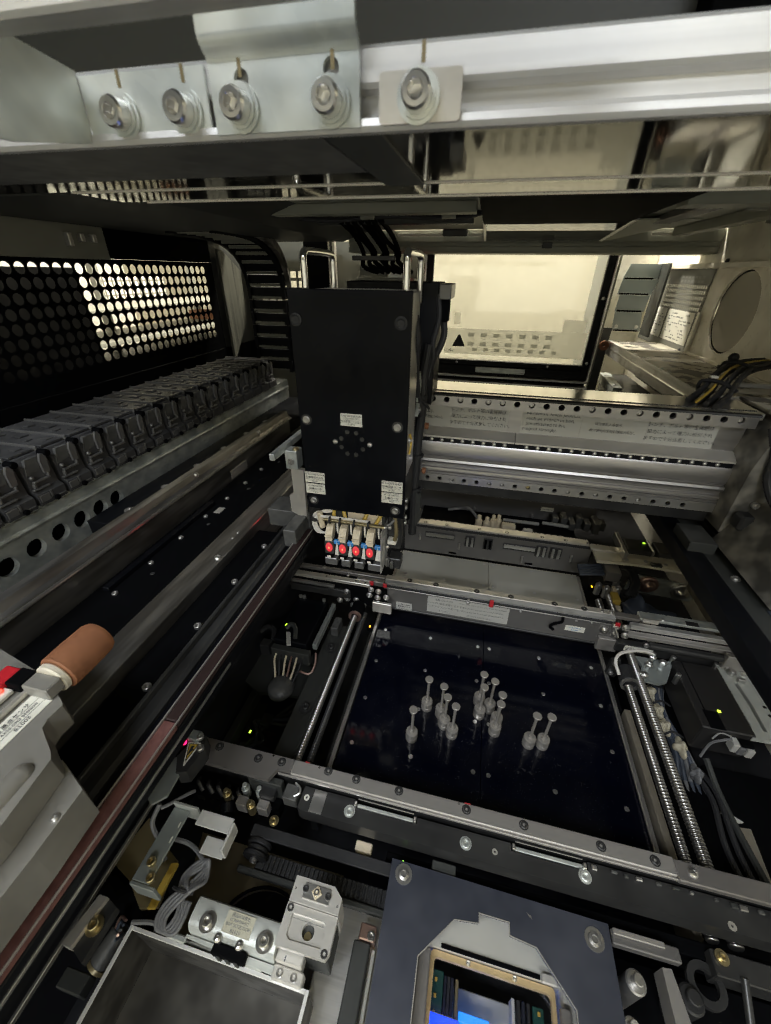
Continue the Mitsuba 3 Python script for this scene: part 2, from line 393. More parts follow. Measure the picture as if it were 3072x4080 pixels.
scene[wkey] = mikit.ply(bx(-2.51, -2.50, 2.46, 3.12, 0.520, 0.655, 0), {'type': 'diffuse', 'reflectance': {'type': 'rgb', 'value': [0.4] * 3}}, emitter={'type': 'area', 'radiance': {'type': 'rgb', 'value': [1.05, 0.93, 0.62]}, 'sampling_weight': 0.2})
for y in np.linspace(2.46, 3.12, 18):
    part(lw, 'bar', bx(-2.499, -2.49, y - 0.004, y + 0.004, 0.518, 0.657), 'panel_grey')
for z in (0.545, 0.5875, 0.63):
    part(lw, 'rail', bx(-2.4985, -2.4925, 2.46, 3.12, z - 0.005, z + 0.005), 'panel_grey')

# right side
rp = thing('side_panel', 'cream painted right side panel with a large round cutout cover', 'machine panel')
circ = affinity.scale(Point(1.385, 0.616).buffer(1.0, quad_segs=16), 0.103, 0.098)
rpoly = Polygon([(-0.16, -0.10), (2.12, -0.10), (2.12, 0.84), (-0.16, 0.84)]).difference(sbox(1.585, 0.60, 1.95, 0.68)).difference(circ.buffer(0.004))
part(rp, 'panel', pr(rpoly, 0.650, 0.656, 'x'), 'cream_paint', False)
pri('disc_grey', (0.27, 0.25, 0.205), 0.4, 0.2)
part(rp, 'round_cover', pr(circ, 0.657, 0.660, 'x'), 'disc_grey', False, label='round cover plate closing the big cutout')
part(rp, 'cutout_backing', bx(0.661, 0.664, 1.27, 1.50, 0.5, 0.73), 'matte_black')
part(rp, 'top_flange', bx(0.625, 0.6495, 0.6, 2.1, 0.722, 0.735), 'cream_paint')
part(rp, 'bolt', pan_screw((0.6495, 1.52, 0.738), (-1, 0, 0), 0.008), 'rubber')
for y, z in ((1.615, 0.487), (1.575, 0.482), (1.535, 0.480)):
    part(rp, 'bolt', pan_screw((0.647, y, z), (-1, 0, 0), 0.006), 'rubber')
pri('mid_grey', (0.17, 0.17, 0.155), 0.45, 0.2)
vp = thing('vent_plate', 'grey vent plate with five rows of short upright slots and two printed sheets', 'vent plate')
slots = [sbox(1.572 + 0.0158 * i - 0.0038, 0.610 + 0.0155 * j - 0.0048, 1.572 + 0.0158 * i + 0.0038, 0.610 + 0.0155 * j + 0.0048) for i in range(24) for j in range(5)]
part(vp, 'plate', pr(Polygon([(1.567, 0.474), (2.06, 0.474), (1.965, 0.735), (1.567, 0.72)]).difference(union_all(slots)), 0.6465, 0.6485, 'x'), 'mid_grey', False)
part(vp, 'edge_strip', bx(0.640, 0.6485, 1.548, 1.566, 0.466, 0.605), 'cream_paint')
for y0, y1 in ((1.592, 1.815), (1.83, 2.03)):
    s = part(vp, 'printed_sheet', plate_on((0.6464, y1, 0.503), -Y, Z, y1 - y0, 0.097), 'sticker', False)
    ms = []
    for r in range(9):
        y = y1 - 0.018
        while y > y0 + 0.03:
            w = rng.uniform(0.008, 0.03)
            if rng.random() < 0.55:
                ms.append(plate_on((0.6459, y, 0.511 + 0.0095 * r), -Y, Z, w, rng.uniform(0.002, 0.005), 0.0002))
            y -= w + 0.008
    part(s, 'lettering', cat(ms), 'ink_grey', False)
ms = []
for r in range(2):
    for k in range(7):
        ms.append(plate_on((0.6461, 1.79 - 0.026 * k, 0.683 + 0.012 * r), -Y, Z, 0.018, 0.007, 0.0003))
part(vp, 'stencil_lettering', cat(ms), 'ink_grey', False)

bw = thing('rear_wall', 'dark grey rear inner wall of the machine round the window opening', 'machine panel')
part(bw, 'left_panel', pr(Polygon([(-1.0, -0.1), (-0.24, -0.1), (-0.24, 0.80), (-1.0, 0.80)]).difference(union_all([sbox(-0.94 + 0.034 * i, 0.575 + 0.034 * j, -0.915 + 0.034 * i, 0.598 + 0.034 * j) for i in range(6) for j in range(4)])), 1.76, 1.766, 'y'), 'panel_grey', False)
part(bw, 'sill_panel', bx(-0.239, 0.41, 1.745, 1.752, -0.1, 0.355), 'matte_black')
part(bw, 'corner_panel', bx(0.470, 0.65, 2.10, 2.11, -0.1, 0.80), 'cream_paint')
part(bw, 'lower_corner', bx(0.425, 0.47, 1.80, 1.805, -0.1, 0.53), 'dark_grey')
part(bw, 'jamb', bx(0.418, 0.424, 1.735, 2.09, -0.1, 0.78), 'panel_grey')

# ---------------------------------------------------------------- rear window
wn = thing('rear_window', 'wide clear rear window in a black gasket frame with a frosted notice strip', 'window')
part(wn, 'pane', pr([(-0.214, 0.402), (0.382, 0.402), (0.382, 0.760), (-0.214, 0.760)], 1.7415, 1.7435, 'y'), 'clear_pane', False)
for a in (bx(-0.238, -0.214, 1.730, 1.75, 0.33, 0.78), bx(0.382, 0.4075, 1.730, 1.75, 0.33, 0.78), bx(-0.2138, 0.3818, 1.731, 1.75, 0.381, 0.402)):
    part(wn, 'gasket', a, 'black_paint')
part(wn, 'silver_trim', bx(0.4078, 0.4125, 1.722, 1.75, 0.335, 0.775), 'bright_steel')
part(wn, 'silver_trim', bx(-0.2455, -0.2385, 1.722, 1.75, 0.335, 0.775), 'bright_steel')
part(wn, 'silver_trim', bx(-0.2138, 0.3818, 1.722, 1.7305, 0.4005, 0.4045), 'bright_steel')
part(wn, 'lower_frame', bx(-0.2138, 0.3818, 1.725, 1.745, 0.331, 0.3805), 'black_paint')
part(wn, 'silver_trim', bx(-0.2138, 0.41, 1.70, 1.7245, 0.340, 0.348), 'steel')
part(wn, 'silver_trim', bx(-0.2138, 0.41, 1.68, 1.72, 0.322, 0.330), 'bright_steel')
h = part(wn, 'latch_bracket', bx(-0.017, 0.175, 1.712, 1.7249, 0.358, 0.379), 'zinc')
for x in (-0.005, 0.165):
    part(h, 'screw', pan_screw((x, 1.7119, 0.367), -Y, 0.004), 'bright_steel')
for x in (-0.095, 0.257):
    part(wn, 'screw', pan_screw((x, 1.7309, 0.391), -Y, 0.0055), 'bright_steel')
for z in (0.63, 0.41):
    part(wn, 'screw', pan_screw((0.396, 1.7299, z), -Y, 0.006), 'bright_steel')
n = part(wn, 'notice_strip', bx(-0.15, 0.376, 1.7405, 1.7410, 0.421, 0.515, 0), 'frosted_label', False)
ms = [pr([(-0.120, 0.449), (-0.071, 0.449), (-0.072, 0.453), (-0.092, 0.492), (-0.099, 0.492), (-0.119, 0.453)], 1.7399, 1.7403, 'y')]
part(n, 'triangle', cat(ms), 'ink', False)
ms = [bx(x - 0.012, x + 0.012, 1.7399, 1.7403, z - 0.007, z + 0.007, 0) for x in np.linspace(-0.049, 0.242, 7) for z in (0.461, 0.493)]
ms += [bx(x - 0.010, x + 0.010, 1.7399, 1.7403, 0.434, 0.446, 0) for x in np.linspace(-0.03, 0.27, 8)]
part(n, 'notice_marks', cat(ms), 'frosted_mark', False, kind='stuff')
part(n, 'lettering', lettering([('>PC<', 0, 0, 0.011, 'e')], (-0.133, 1.7403, 0.427), -X, Z), 'ink', False)
part(wn, 'tag', bx(0.284, 0.364, 1.7405, 1.741, 0.5155, 0.557, 0), 'frosted_label', False)
part(wn, 'tag', bx(-0.122, -0.098, 1.7405, 1.741, 0.530, 0.573, 0), 'frosted_label', False)

# header beam and ceiling
hb = thing('header_beam', 'dark grey ribbed beam across the top of the rear window', 'beam')
part(hb, 'beam', pr([(1.60, 0.764), (1.604, 0.759), (1.72, 0.759), (1.72, 0.8215), (1.60, 0.8215), (1.60, 0.790), (1.606, 0.788), (1.606, 0.778), (1.60, 0.776)], -0.50, 0.648, 'x'), 'ceiling_grey', False)
part(hb, 'lower_lip', bx(-0.26, 0.42, 1.721, 1.729, 0.7585, 0.764), 'aluminium')
part(hb, 'clip', bx(0.145, 0.175, 1.595, 1.602, 0.772, 0.788), 'dark_grey')
one('ceiling_plate', 'dark grey ceiling plate inside the machine above the placement head', 'ceiling plate', bx(-1.0, 0.65, 0.46, 1.595, 0.822, 0.832, 0), 'ceiling_grey')
hd = thing('hood_liner', 'dark grey liner of the raised front hood above the aluminium beam', 'machine panel')
part(hd, 'back', bx(-1.0, 0.65, 0.455, 0.459, 0.79, 1.08), 'dark_grey')
part(hd, 'top', bx(-1.0, 0.65, 0.10, 0.459, 1.081, 1.09), 'dark_grey')
part(hd, 'rib', bx(0.115, 0.16, 0.42, 0.4545, 0.79, 1.08), 'matte_black')
rm = thing('rear_hood_pane', 'glossy smoked pane in the ceiling before the window mirroring its light', 'pane')
part(rm, 'pane', rot(bx(-0.03, 0.305, 1.24, 1.575, 0.801, 0.804, 0), -3.5, (1, 0, 0), (0, 1.41, 0.801)), 'mirror_pane', False)
part(rm, 'end_trim', rot(bx(-0.038, -0.0305, 1.23, 1.575, 0.799, 0.805), -3.5, (1, 0, 0), (0, 1.41, 0.801)), 'aluminium')
part(rm, 'end_trim', rot(bx(0.3055, 0.315, 1.23, 1.575, 0.799, 0.805), -3.5, (1, 0, 0), (0, 1.41, 0.801)), 'aluminium')
part(rm, 'front_frame', bx(-0.035, 0.285, 0.74, 1.215, 0.803, 0.8215), 'matte_black')
part(rm, 'side_wing', rot(pr([(0.3155, 1.24), (0.45, 1.24), (0.33, 1.575), (0.3155, 1.575)], 0.801, 0.804), -3.5, (1, 0, 0), (0, 1.41, 0.801)), 'ceiling_grey', False)
tr = thing('edge_trim', 'pair of thin white trim strips on the ceiling before the window', 'trim')
for x0, x1 in ((-0.325, -0.175), (-0.09, -0.045), (0.45, 0.54)):
    part(tr, 'strip', bx(x0, x1, 1.585, 1.592, 0.8045, 0.8115), 'white_plastic')
part(tr, 'bracket', bx(-0.345, -0.335, 1.58, 1.59, 0.812, 0.826), 'white_plastic')
part(tr, 'bracket', bx(0.545, 0.556, 1.58, 1.59, 0.808, 0.835), 'white_plastic')
part(tr, 'latch', bx(-0.172, -0.093, 1.575, 1.592, 0.804, 0.822), 'dark_grey')

# ================================================================ front cover hardware at the top of the picture
bm = thing('front_beam', 'blurred silver aluminium beam across the top with a grooved face', 'beam')
part(bm, 'profile', pr([(0.2125, 0.7530), (0.2065, 0.7518), (0.2060, 0.7495), (0.2070, 0.7478), (0.2100, 0.7476), (0.2140, 0.7490), (0.234, 0.7545), (0.234, 0.7735), (0.2120, 0.7735), (0.2092, 0.7715), (0.2090, 0.7625), (0.2100, 0.7610), (0.2140, 0.7600), (0.2140, 0.7550)], -0.45, 0.40, 'x'), 'beam_alu', 20)
nb = one('hood_edge', 'pale strip of the hood edge in the top left corner', 'trim', bx(-0.40, 0.05, 0.149, 0.160, 0.7645, 0.79), 'aluminium')

def cover_bolt(p, x, z, y):
    b = part(p, 'bolt', socket_bolt((x, y - 0.0022, z), -Y, 0.0054, 0.0065, 22), 'bright_steel')
    part(p, 'washer', ring((x, y, z), -Y, 0.003, 0.0080, 0.0012, 26), 'zinc')
    part(p, 'washer', ring((x, y - 0.0012, z), -Y, 0.003, 0.0066, 0.0010, 26), 'zinc')
    part(p, 'paint_mark', bx(x + 0.0005, x + 0.0020, y - 0.0002, y + 0.0002, z + 0.009, z + 0.0145, 0), 'gold_film')
ab = thing('angle_bracket', 'zinc plated angle bracket with two bolts at the left of the beam', 'bracket')
part(ab, 'plate', bx(-0.185, -0.1240, 0.2075, 0.2089, 0.7490, 0.7712, 0.0004), 'zinc')
part(ab, 'side_leg', pr([(0.09, 0.735), (0.17, 0.742), (0.2075, 0.7490), (0.2075, 0.7725), (0.180, 0.7740), (0.09, 0.775)], -0.1878, -0.1853, 'x'), 'zinc', False)
for x in (-0.1660, -0.1352):
    cover_bolt(ab, x, 0.7572, 0.2074)
zb = thing('step_bracket', 'zinc plated stepped bracket with two bolts over slotted holes', 'bracket')
zpoly = sbox(-0.1205, 0.7490, -0.0580, 0.7700).difference(Point(-0.1065, 0.7650).buffer(0.0032)).difference(Point(-0.0690, 0.7660).buffer(0.0032))
part(zb, 'plate', pr(zpoly, 0.2050, 0.2072, 'y'), 'zinc', False)
prof = [(0.2072, 0.7701), (0.2070, 0.7722), (0.2054, 0.7735), (0.2034, 0.7752), (0.2026, 0.7770), (0.2027, 0.80), (0.2003, 0.80), (0.2001, 0.7768), (0.2009, 0.7745), (0.2029, 0.7728), (0.2045, 0.7716), (0.2049, 0.7701)][::-1]
part(zb, 'step', pr(prof, -0.1205, -0.0580, 'x'), 'zinc', 50)
for x in (-0.1080, -0.0695):
    cover_bolt(zb, x, 0.7565, 0.2049)
cp = thing('clamp_plate', 'small grey plate with one bolt clamped on the beam', 'plate')
part(cp, 'plate', pr(sbox(-0.0500, 0.7490, -0.0190, 0.7636).buffer(-0.0015).buffer(0.0015), 0.2040, 0.2059, 'y'), 'rail_top', False)
cover_bolt(cp, -0.0348, 0.7560, 0.2039)

fp = thing('front_cover_pane', 'smoked see-through cover pane under the beam mirroring the rear window', 'pane')
def tilt(m):
    return rot(m, 0.7, (1, 0, 0), (0, 0.215, 0.7505))
part(fp, 'pane', tilt(bx(-0.42, 0.42, 0.2145, 0.3378, 0.7505, 0.7530, 0)), 'smoked_pane', False)
part(fp, 'edge_strip', tilt(bx(-0.34, 0.42, 0.3403, 0.3965, 0.7505, 0.7530, 0)), 'smoked_pane', False)
part(fp, 'lip', tilt(bx(-0.335, 0.42, 0.3380, 0.3401, 0.7496, 0.7530, 0)), 'rail_top', False)
part(fp, 'lip', tilt(bx(-0.315, 0.42, 0.3967, 0.3987, 0.7494, 0.7530, 0)), 'rail_top', False)
part(fp, 'dark_backing', tilt(bx(-0.42, -0.078, 0.2150, 0.2900, 0.7488, 0.7502, 0)), 'mottled', False)  # plate added under the pane to hide part of its mirror image
part(fp, 'dark_backing', tilt(bx(-0.077, -0.052, 0.2150, 0.3376, 0.7488, 0.7502, 0)), 'dark_grey', False)  # second added plate, cutting the mirror image off further right
cs = thing('ceiling_frame', 'layered grey frame bars and brackets under the ceiling before the window', 'frame')
for x0, x1, y0, y1, z0, m in ((-0.60, -0.045, 0.98, 1.02, 0.803, 'ceiling_grey'), (-0.60, -0.06, 1.22, 1.25, 0.806, 'dark_grey'), (0.295, 0.64, 0.90, 0.95, 0.800, 'ceiling_grey'), (0.36, 0.40, 0.955, 1.50, 0.808, 'dark_grey'), (0.50, 0.53, 0.70, 1.57, 0.800, 'ceiling_grey'), (-0.055, 0.30, 0.700, 0.735, 0.800, 'ceiling_grey')):
    part(cs, 'bar', bx(x0, x1, y0, y1, z0, 0.8215), m)
for x, y in ((-0.30, 1.05), (-0.12, 1.05), (0.42, 0.98), (0.56, 1.2)):
    part(cs, 'bracket', bx(x, x + 0.03, y, y + 0.012, 0.800, 0.8215), 'panel_grey')
part(cs, 'cable', tb([(-0.55, 1.10, 0.818), (-0.40, 1.12, 0.806), (-0.25, 1.11, 0.812), (-0.10, 1.12, 0.807), (-0.04, 1.13, 0.818)], 0.006, 7), 'rubber')
# ================================================================ feeder bank and guide rails on the left
fr = thing('feeder_rail', 'zinc plated rail with six big round holes below the feeders', 'rail')
zp = Polygon([(0.10, 0.205), (1.52, 0.205), (1.52, 0.322), (0.10, 0.322)]).difference(union_all([Point(y, z).buffer(0.0175, quad_segs=8) for y, z in ((0.381, 0.256), (0.434, 0.260), (0.484, 0.262), (0.532, 0.263), (0.578, 0.263), (0.622, 0.263))]))
part(fr, 'face', pr(zp, -0.762, -0.750, 'x'), 'zinc', False)
part(fr, 'top_flange', bx(-0.86, -0.7505, 0.10, 1.52, 0.3225, 0.3275), 'zinc')
part(fr, 'bead', cy((-0.7485, 0.10, 0.300), (-0.7485, 1.52, 0.300), 0.004, 8), 'zinc')
ORD = ['nearest', 'second', 'third', 'fourth', 'fifth', 'sixth', 'seventh', 'eighth', 'ninth', 'tenth', 'eleventh', 'twelfth', 'thirteenth', 'fourteenth', 'fifteenth', 'sixteenth', 'seventeenth', 'eighteenth', 'farthest']
fbody = pr([(-0.95, 0.329), (-0.7425, 0.329), (-0.742, 0.350), (-0.7515, 0.356), (-0.7545, 0.400), (-0.765, 0.414), (-0.94, 0.414), (-0.95, 0.40)], -0.026, 0.026, 'y')
fcover = cat(bx(-0.935, -0.772, -0.024, 0.0225, 0.4145, 0.4195), bx(-0.90, -0.885, -0.012, 0.004, 0.4196, 0.4220), bx(-0.86, -0.84, -0.006, 0.012, 0.4196, 0.4225), bx(-0.82, -0.812, -0.016, -0.004, 0.4196, 0.4220), bx(-0.80, -0.785, 0.0, 0.014, 0.4196, 0.4215))
fedge = bx(-0.938, -0.768, 0.0226, 0.0262, 0.4146, 0.4232)
fpanel = pr([(-0.022, 0.384), (0.004, 0.388), (0.010, 0.412), (-0.014, 0.412)], -0.7585, -0.7520, 'x')
fnose = pr([(0.006, 0.380), (0.016, 0.380), (0.020, 0.413), (0.011, 0.416), (0.006, 0.404)], -0.7515, -0.7465, 'x')
fclip = cat(bx(-0.7500, -0.7445, -0.020, 0.012, 0.3700, 0.3740), bx(-0.7500, -0.7445, -0.022, -0.0175, 0.3610, 0.3698), bx(-0.7500, -0.7435, -0.026, 0.004, 0.3575, 0.3608), bx(-0.7500, -0.7445, 0.0085, 0.012, 0.3742, 0.380))
fboss = trimesh.creation.icosphere(2, 0.0042)
fboss.apply_translation((-0.7485, -0.018, 0.3805))
fknob = cy((-0.762, 0.0225, 0.414), (-0.743, 0.0225, 0.414), 0.0062, 16)
ffoot = cy((-0.7425, 0.004, 0.333), (-0.7375, 0.004, 0.333), 0.0050, 14)
fdet = cat(bx(-0.7425, -0.7405, -0.024, -0.006, 0.335, 0.348), bx(-0.7425, -0.7405, 0.010, 0.023, 0.3345, 0.3365), bx(-0.7425, -0.7405, -0.004, 0.0, 0.338, 0.351))
for k in range(19):
    y = 0.3775 + 0.0593 * k - 0.0593
    t = thing('tape_feeder', f'dark grey component feeder, {ORD[k]} from the camera in the left bank', 'feeder', 'feeders in the left bank')
    for nm, m, mt, sm in (('body', fbody, 'feeder_grey', False), ('top_cover', fcover, 'feeder_grey', False), ('cover_edge', fedge, 'feeder_light', False), ('front_panel', fpanel, 'mottled', False), ('nose', fnose, 'feeder_light', False),
                          ('clip', fclip, 'feeder_light', False), ('boss', fboss, 'feeder_light', True), ('knob', fknob, 'matte_black', 30), ('foot_pin', ffoot, 'matte_black', 30), ('front_ribs', fdet, 'feeder_light', False)):
        if k > 11 and nm in ('boss', 'front_ribs', 'foot_pin'):
            continue
        part(t, nm, move(m, 0, y, 0), mt, sm)

bs = thing('bolt_strip', 'black base strip with flush bolts between the feeder rail and the guide', 'rail')
part(bs, 'strip', bx(-0.738, -0.602, 0.53, 1.5, 0.225, 0.262), 'black_paint')
for y in (0.585, 0.697, 0.819, 0.943, 1.068, 1.191):
    part(bs, 'bolt', flat_screw((-0.686, y, 0.262), Z, 0.010), 'steel')
g1 = thing('linear_guide', 'wide steel guide rail with a raised ridge along the left side', 'rail')
part(g1, 'rail', pr([(-0.600, 0.318), (-0.600, 0.235), (-0.578, 0.235), (-0.578, 0.288), (-0.5725, 0.292), (-0.5705, 0.297), (-0.5725, 0.302), (-0.579, 0.306), (-0.583, 0.318)], -0.05, 1.15, 'y'), 'guide_steel', 20)
part(g1, 'ridge', cy((-0.5708, -0.05, 0.2975), (-0.5708, 1.15, 0.2975), 0.0032, 10), 'bright_steel')
for y, z in ((0.683, 0.312), (0.965, 0.312)):
    part(g1, 'bolt', pan_screw((-0.581, y, z), (1, 0, 0.3), 0.006), 'bright_steel')
part(g1, 'joint_plate', bx(-0.5779, -0.5768, 0.80, 0.875, 0.2450, 0.268, 0), 'rail_top')
mg = thing('magnet_track', 'black bolted magnet track between the two left guide rails', 'magnet track')
part(mg, 'track', bx(-0.575, -0.4435, -0.05, 1.15, 0.205, 0.243), 'matte_black')
part(mg, 'cover', bx(-0.560, -0.548, 0.38, 0.68, 0.2432, 0.252), 'black_paint')
for i in range(9):
    part(mg, 'bolt', socket_bolt((-0.536, 0.379 + 0.0824 * i, 0.243), Z, 0.0048, 0.004), 'steel')
    if i % 2:
        part(mg, 'bolt', flat_screw((-0.514, 0.355 + 0.0824 * i, 0.2432), Z, 0.004), 'dark_steel')
part(mg, 'tab', bx(-0.53, -0.515, 0.645, 0.668, 0.2435, 0.2455), 'rail_top')
g2 = thing('flat_guide', 'flat steel strip rail tinged red by a lamp added on the stop block', 'rail')
part(g2, 'strip', bx(-0.442, -0.396, -0.10, 0.86, 0.20, 0.270), 'guide_steel')
part(g2, 'bolt', pan_screw((-0.404, 0.475, 0.270), (0.3, 0, 1), 0.0065), 'bright_steel')
for y in (0.535, 0.555):
    part(g2, 'lug', flat_screw((-0.412, y, 0.270), Z, 0.0032), 'steel')
g3 = thing('inner_guide', 'black stepped inner edge rail of the left side with a few bolts', 'rail')
part(g3, 'channel', bx(-0.3955, -0.3375, -0.10, 0.60, 0.20, 0.250), 'matte_black')
for y in (0.240, 0.343, 0.443, 0.547):
    part(g3, 'bolt', socket_bolt((-0.356, y, 0.250), Z, 0.0055, 0.005), 'steel')
part(g3, 'edge_rail', bx(-0.337, -0.3315, -0.10, 0.60, 0.20, 0.2705), 'dark_steel')
part(g3, 'rail', pr([(-0.331, 0.20), (-0.31, 0.20), (-0.31, 0.2635), (-0.316, 0.266), (-0.331, 0.262)], -0.10, 0.60, 'y'), 'dark_steel')
part(g3, 'rail', bx(-0.3095, -0.2965, -0.10, 0.60, 0.20, 0.2600), 'black_paint')
part(g3, 'inner_wall', bx(-0.300, -0.278, -0.10, 0.60, 0.248, 0.2585), 'black_paint')
part(g3, 'lower_wall', bx(-0.42, -0.400, -0.10, 1.10, -0.10, 0.199), 'pan_dark')
part(g3, 'lower_edge', bx(-0.2790, -0.2770, -0.10, 0.30, 0.2440, 0.2478), 'steel')
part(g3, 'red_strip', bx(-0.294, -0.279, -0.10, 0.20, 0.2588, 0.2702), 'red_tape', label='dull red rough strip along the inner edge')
part(g3, 'red_strip', bx(-0.294, -0.279, 0.201, 0.60, 0.2588, 0.2702), 'reflected_red', label='far part of the inner edge strip, its faint red reflection put into the colour')
pri('reflected_red', (0.035, 0.020, 0.019), 0.45, 0.2)  # faint red reflection on the far strip, given as its colour
part(g3, 'strip_edge', bx(-0.2962, -0.2944, -0.10, 0.60, 0.2602, 0.2712), 'rail_mid')
part(g3, 'strip_edge', bx(-0.2788, -0.2775, -0.10, 0.60, 0.2685, 0.2712), 'rail_mid')
eb = thing('guide_end_block', 'black mottled stop block at the far end of the inner left rail', 'block')
part(eb, 'block', bx(-0.372, -0.285, 0.605, 0.66, 0.262, 0.300), 'mottled')
led(eb, 'red_lamp', bx(-0.3745, -0.3722, 0.625, 0.634, 0.284, 0.293), (1.0, 0.02, 0.03), 6.0)  # lamp added to throw a red glow on the flat guide
part(eb, 'arm', bx(-0.312, -0.288, 0.545, 0.604, 0.262, 0.298), 'mottled')

hb2 = thing('bar_bracket', 'small zinc bar clamped on a block left of the placement head', 'bracket')
part(hb2, 'bar', bx(-0.326, -0.316, 0.560, 0.69, 0.426, 0.438), 'zinc')
part(hb2, 'block', bx(-0.316, -0.293, 0.596, 0.62, 0.396, 0.431), 'zinc')
part(hb2, 'bolt', flat_screw((-0.305, 0.5959, 0.411), -Y, 0.0065), 'steel')
part(hb2, 'bolt', pan_screw((-0.298, 0.606, 0.431), Z, 0.006), 'brass')
part(hb2, 'plate', pr([(-0.309, 0.300), (-0.288, 0.292), (-0.285, 0.395), (-0.309, 0.395), (-0.309, 0.345), (-0.318, 0.340), (-0.318, 0.305)], 0.600, 0.606, 'y'), 'rail_top', False)

# cable carriers at the far left
cc = thing('cable_carrier', 'black cable carrier with ribs curving down beside the vent holes', 'cable carrier')
path = [(1.16, 0.803), (1.28, 0.803), (1.38, 0.796), (1.46, 0.776), (1.515, 0.745), (1.55, 0.702), (1.567, 0.655), (1.57, 0.60), (1.57, 0.55), (1.57, 0.50), (1.57, 0.45), (1.57, 0.40), (1.57, 0.35)]
sp = spline([(0, y, z) for y, z in path], 8)
s = np.concatenate([[0], np.cumsum(np.linalg.norm(np.diff(sp, axis=0), axis=1))])
for i, d in enumerate(np.arange(0.02, s[-1], 0.0435)):
    c = np.array([np.interp(d, s, sp[:, k]) for k in (1, 2)])
    e = np.array([np.interp(min(d + 0.01, s[-1]), s, sp[:, k]) for k in (1, 2)]) - np.array([np.interp(d - 0.01, s, sp[:, k]) for k in (1, 2)])
    a = math.degrees(math.atan2(e[1], e[0]))
    def place(m):
        m = rot(m, a, (1, 0, 0), (0, 0, 0))
        return move(m, 0, c[0], c[1])
    lk = part(cc, 'link', place(cat(bx(-0.888, -0.875, -0.0205, 0.0205, -0.018, 0.018), bx(-0.752, -0.738, -0.0205, 0.0205, -0.018, 0.018), bx(-0.8745, -0.7525, -0.018, 0.010, -0.008, 0.012))), 'black_paint', False)
    part(lk, 'rib', place(bx(-0.8745, -0.7525, 0.0105, 0.0165, -0.0165, -0.006)), 'panel_grey', False)
band = [(-0.728, y + 0.004, z + 0.004) for y, z in path[1:9]]
bp = spline(band, 5)
bm_ = []
for i in range(len(bp) - 1):
    bm_.append(trimesh.Trimesh(np.array([bp[i] + (dx, 0, 0) + (0, 0, dz) for dx in (-0.008, 0.010) for dz in (-0.011, 0.016)] + [bp[i + 1] + (dx, 0, 0) + (0, 0, dz) for dx in (-0.008, 0.010) for dz in (-0.011, 0.016)])).convex_hull)
part(cc, 'side_band', cat(bm_), 'carriage_grey', False)
one('chain_guide_plate', 'upright grey-green sheet plate between the vent holes and the cable carrier', 'plate', pr([(1.535, 0.40), (1.548, 0.40), (1.665, 0.52), (1.672, 0.70), (1.56, 0.765), (1.535, 0.765)], -0.985, -0.975, 'x'), 'dull_grey', False)
pri('dull_grey', P(lambda p, n, uv: mikit.mix((0.035, 0.036, 0.030), (0.085, 0.085, 0.072), mikit.noise(p.y * 110, 0, p.z * 4))), 0.5)
ct = one('cable_trough', 'dark sloped duct under the ceiling above the cable carrier', 'duct', pr([(-1.0, 0.79), (-0.52, 0.79), (-0.42, 0.822), (-1.0, 0.822)], 0.60, 1.60, 'y'), 'dark_grey', False)
cw = thing('cable_bundle', 'black bundle of hoses sagging behind the placement head near the ceiling', 'cables')
for i in range(7):
    x = -0.40 + 0.018 * i
    part(cw, 'hose', tb([(x, 1.20, 0.815), (x + 0.01, 1.30, 0.79 - 0.006 * (i % 3)), (x + 0.02 + 0.01 * (i % 2), 1.36, 0.75), (x + 0.015, 1.38, 0.715 + 0.006 * (i % 4)), (x + 0.05, 1.42, 0.70)], 0.0065, 7), 'matte_black')
part(cw, 'clamp', bx(-0.41, -0.28, 1.34, 1.36, 0.73, 0.742), 'dark_steel')
pl = thing('rear_post', 'upright silver post standing behind the handles of the placement head', 'post')
part(pl, 'post', bx(-0.60, -0.575, 1.66, 1.685, 0.10, 0.80), 'rail_top')
part(pl, 'slot', bx(-0.592, -0.583, 1.658, 1.6598, 0.10, 0.80, 0), 'dark_grey')
part(pl, 'side_cover', bx(-0.70, -0.602, 1.67, 1.69, 0.10, 0.80), 'matte_black')
ru = thing('rear_unit', 'small white rear unit with a red lamp behind the placement head', 'unit')
part(ru, 'body', bx(-0.349, -0.292, 1.55, 1.62, 0.684, 0.716), 'white_plastic')
part(ru, 'front_panel', bx(-0.344, -0.298, 1.546, 1.5495, 0.686, 0.708), 'zinc')
part(ru, 'shade', bx(-0.45, -0.355, 1.56, 1.66, 0.690, 0.722), 'panel_grey')
part(ru, 'plate', bx(-0.47, -0.26, 1.58, 1.66, 0.62, 0.683), 'panel_grey')
part(ru, 'switch_plate', bx(-0.297, -0.274, 1.60, 1.605, 0.735, 0.768), 'white_plastic')
part(ru, 'switch', bx(-0.294, -0.280, 1.596, 1.5995, 0.744, 0.762), 'matte_black')
led(ru, 'lamp', bx(-0.2915, -0.281, 1.555, 1.60, 0.686, 0.714), (1.0, 0.02, 0.02), 0.55)
for x in (-0.333, -0.312):
    part(ru, 'button', cy((x, 1.5455, 0.698), (x, 1.540, 0.698), 0.006, 12), 'steel')
for x in (-0.44, -0.42, -0.38):
    part(ru, 'screw', pan_screw((x, 1.5595, 0.712), -Y, 0.004), 'steel')

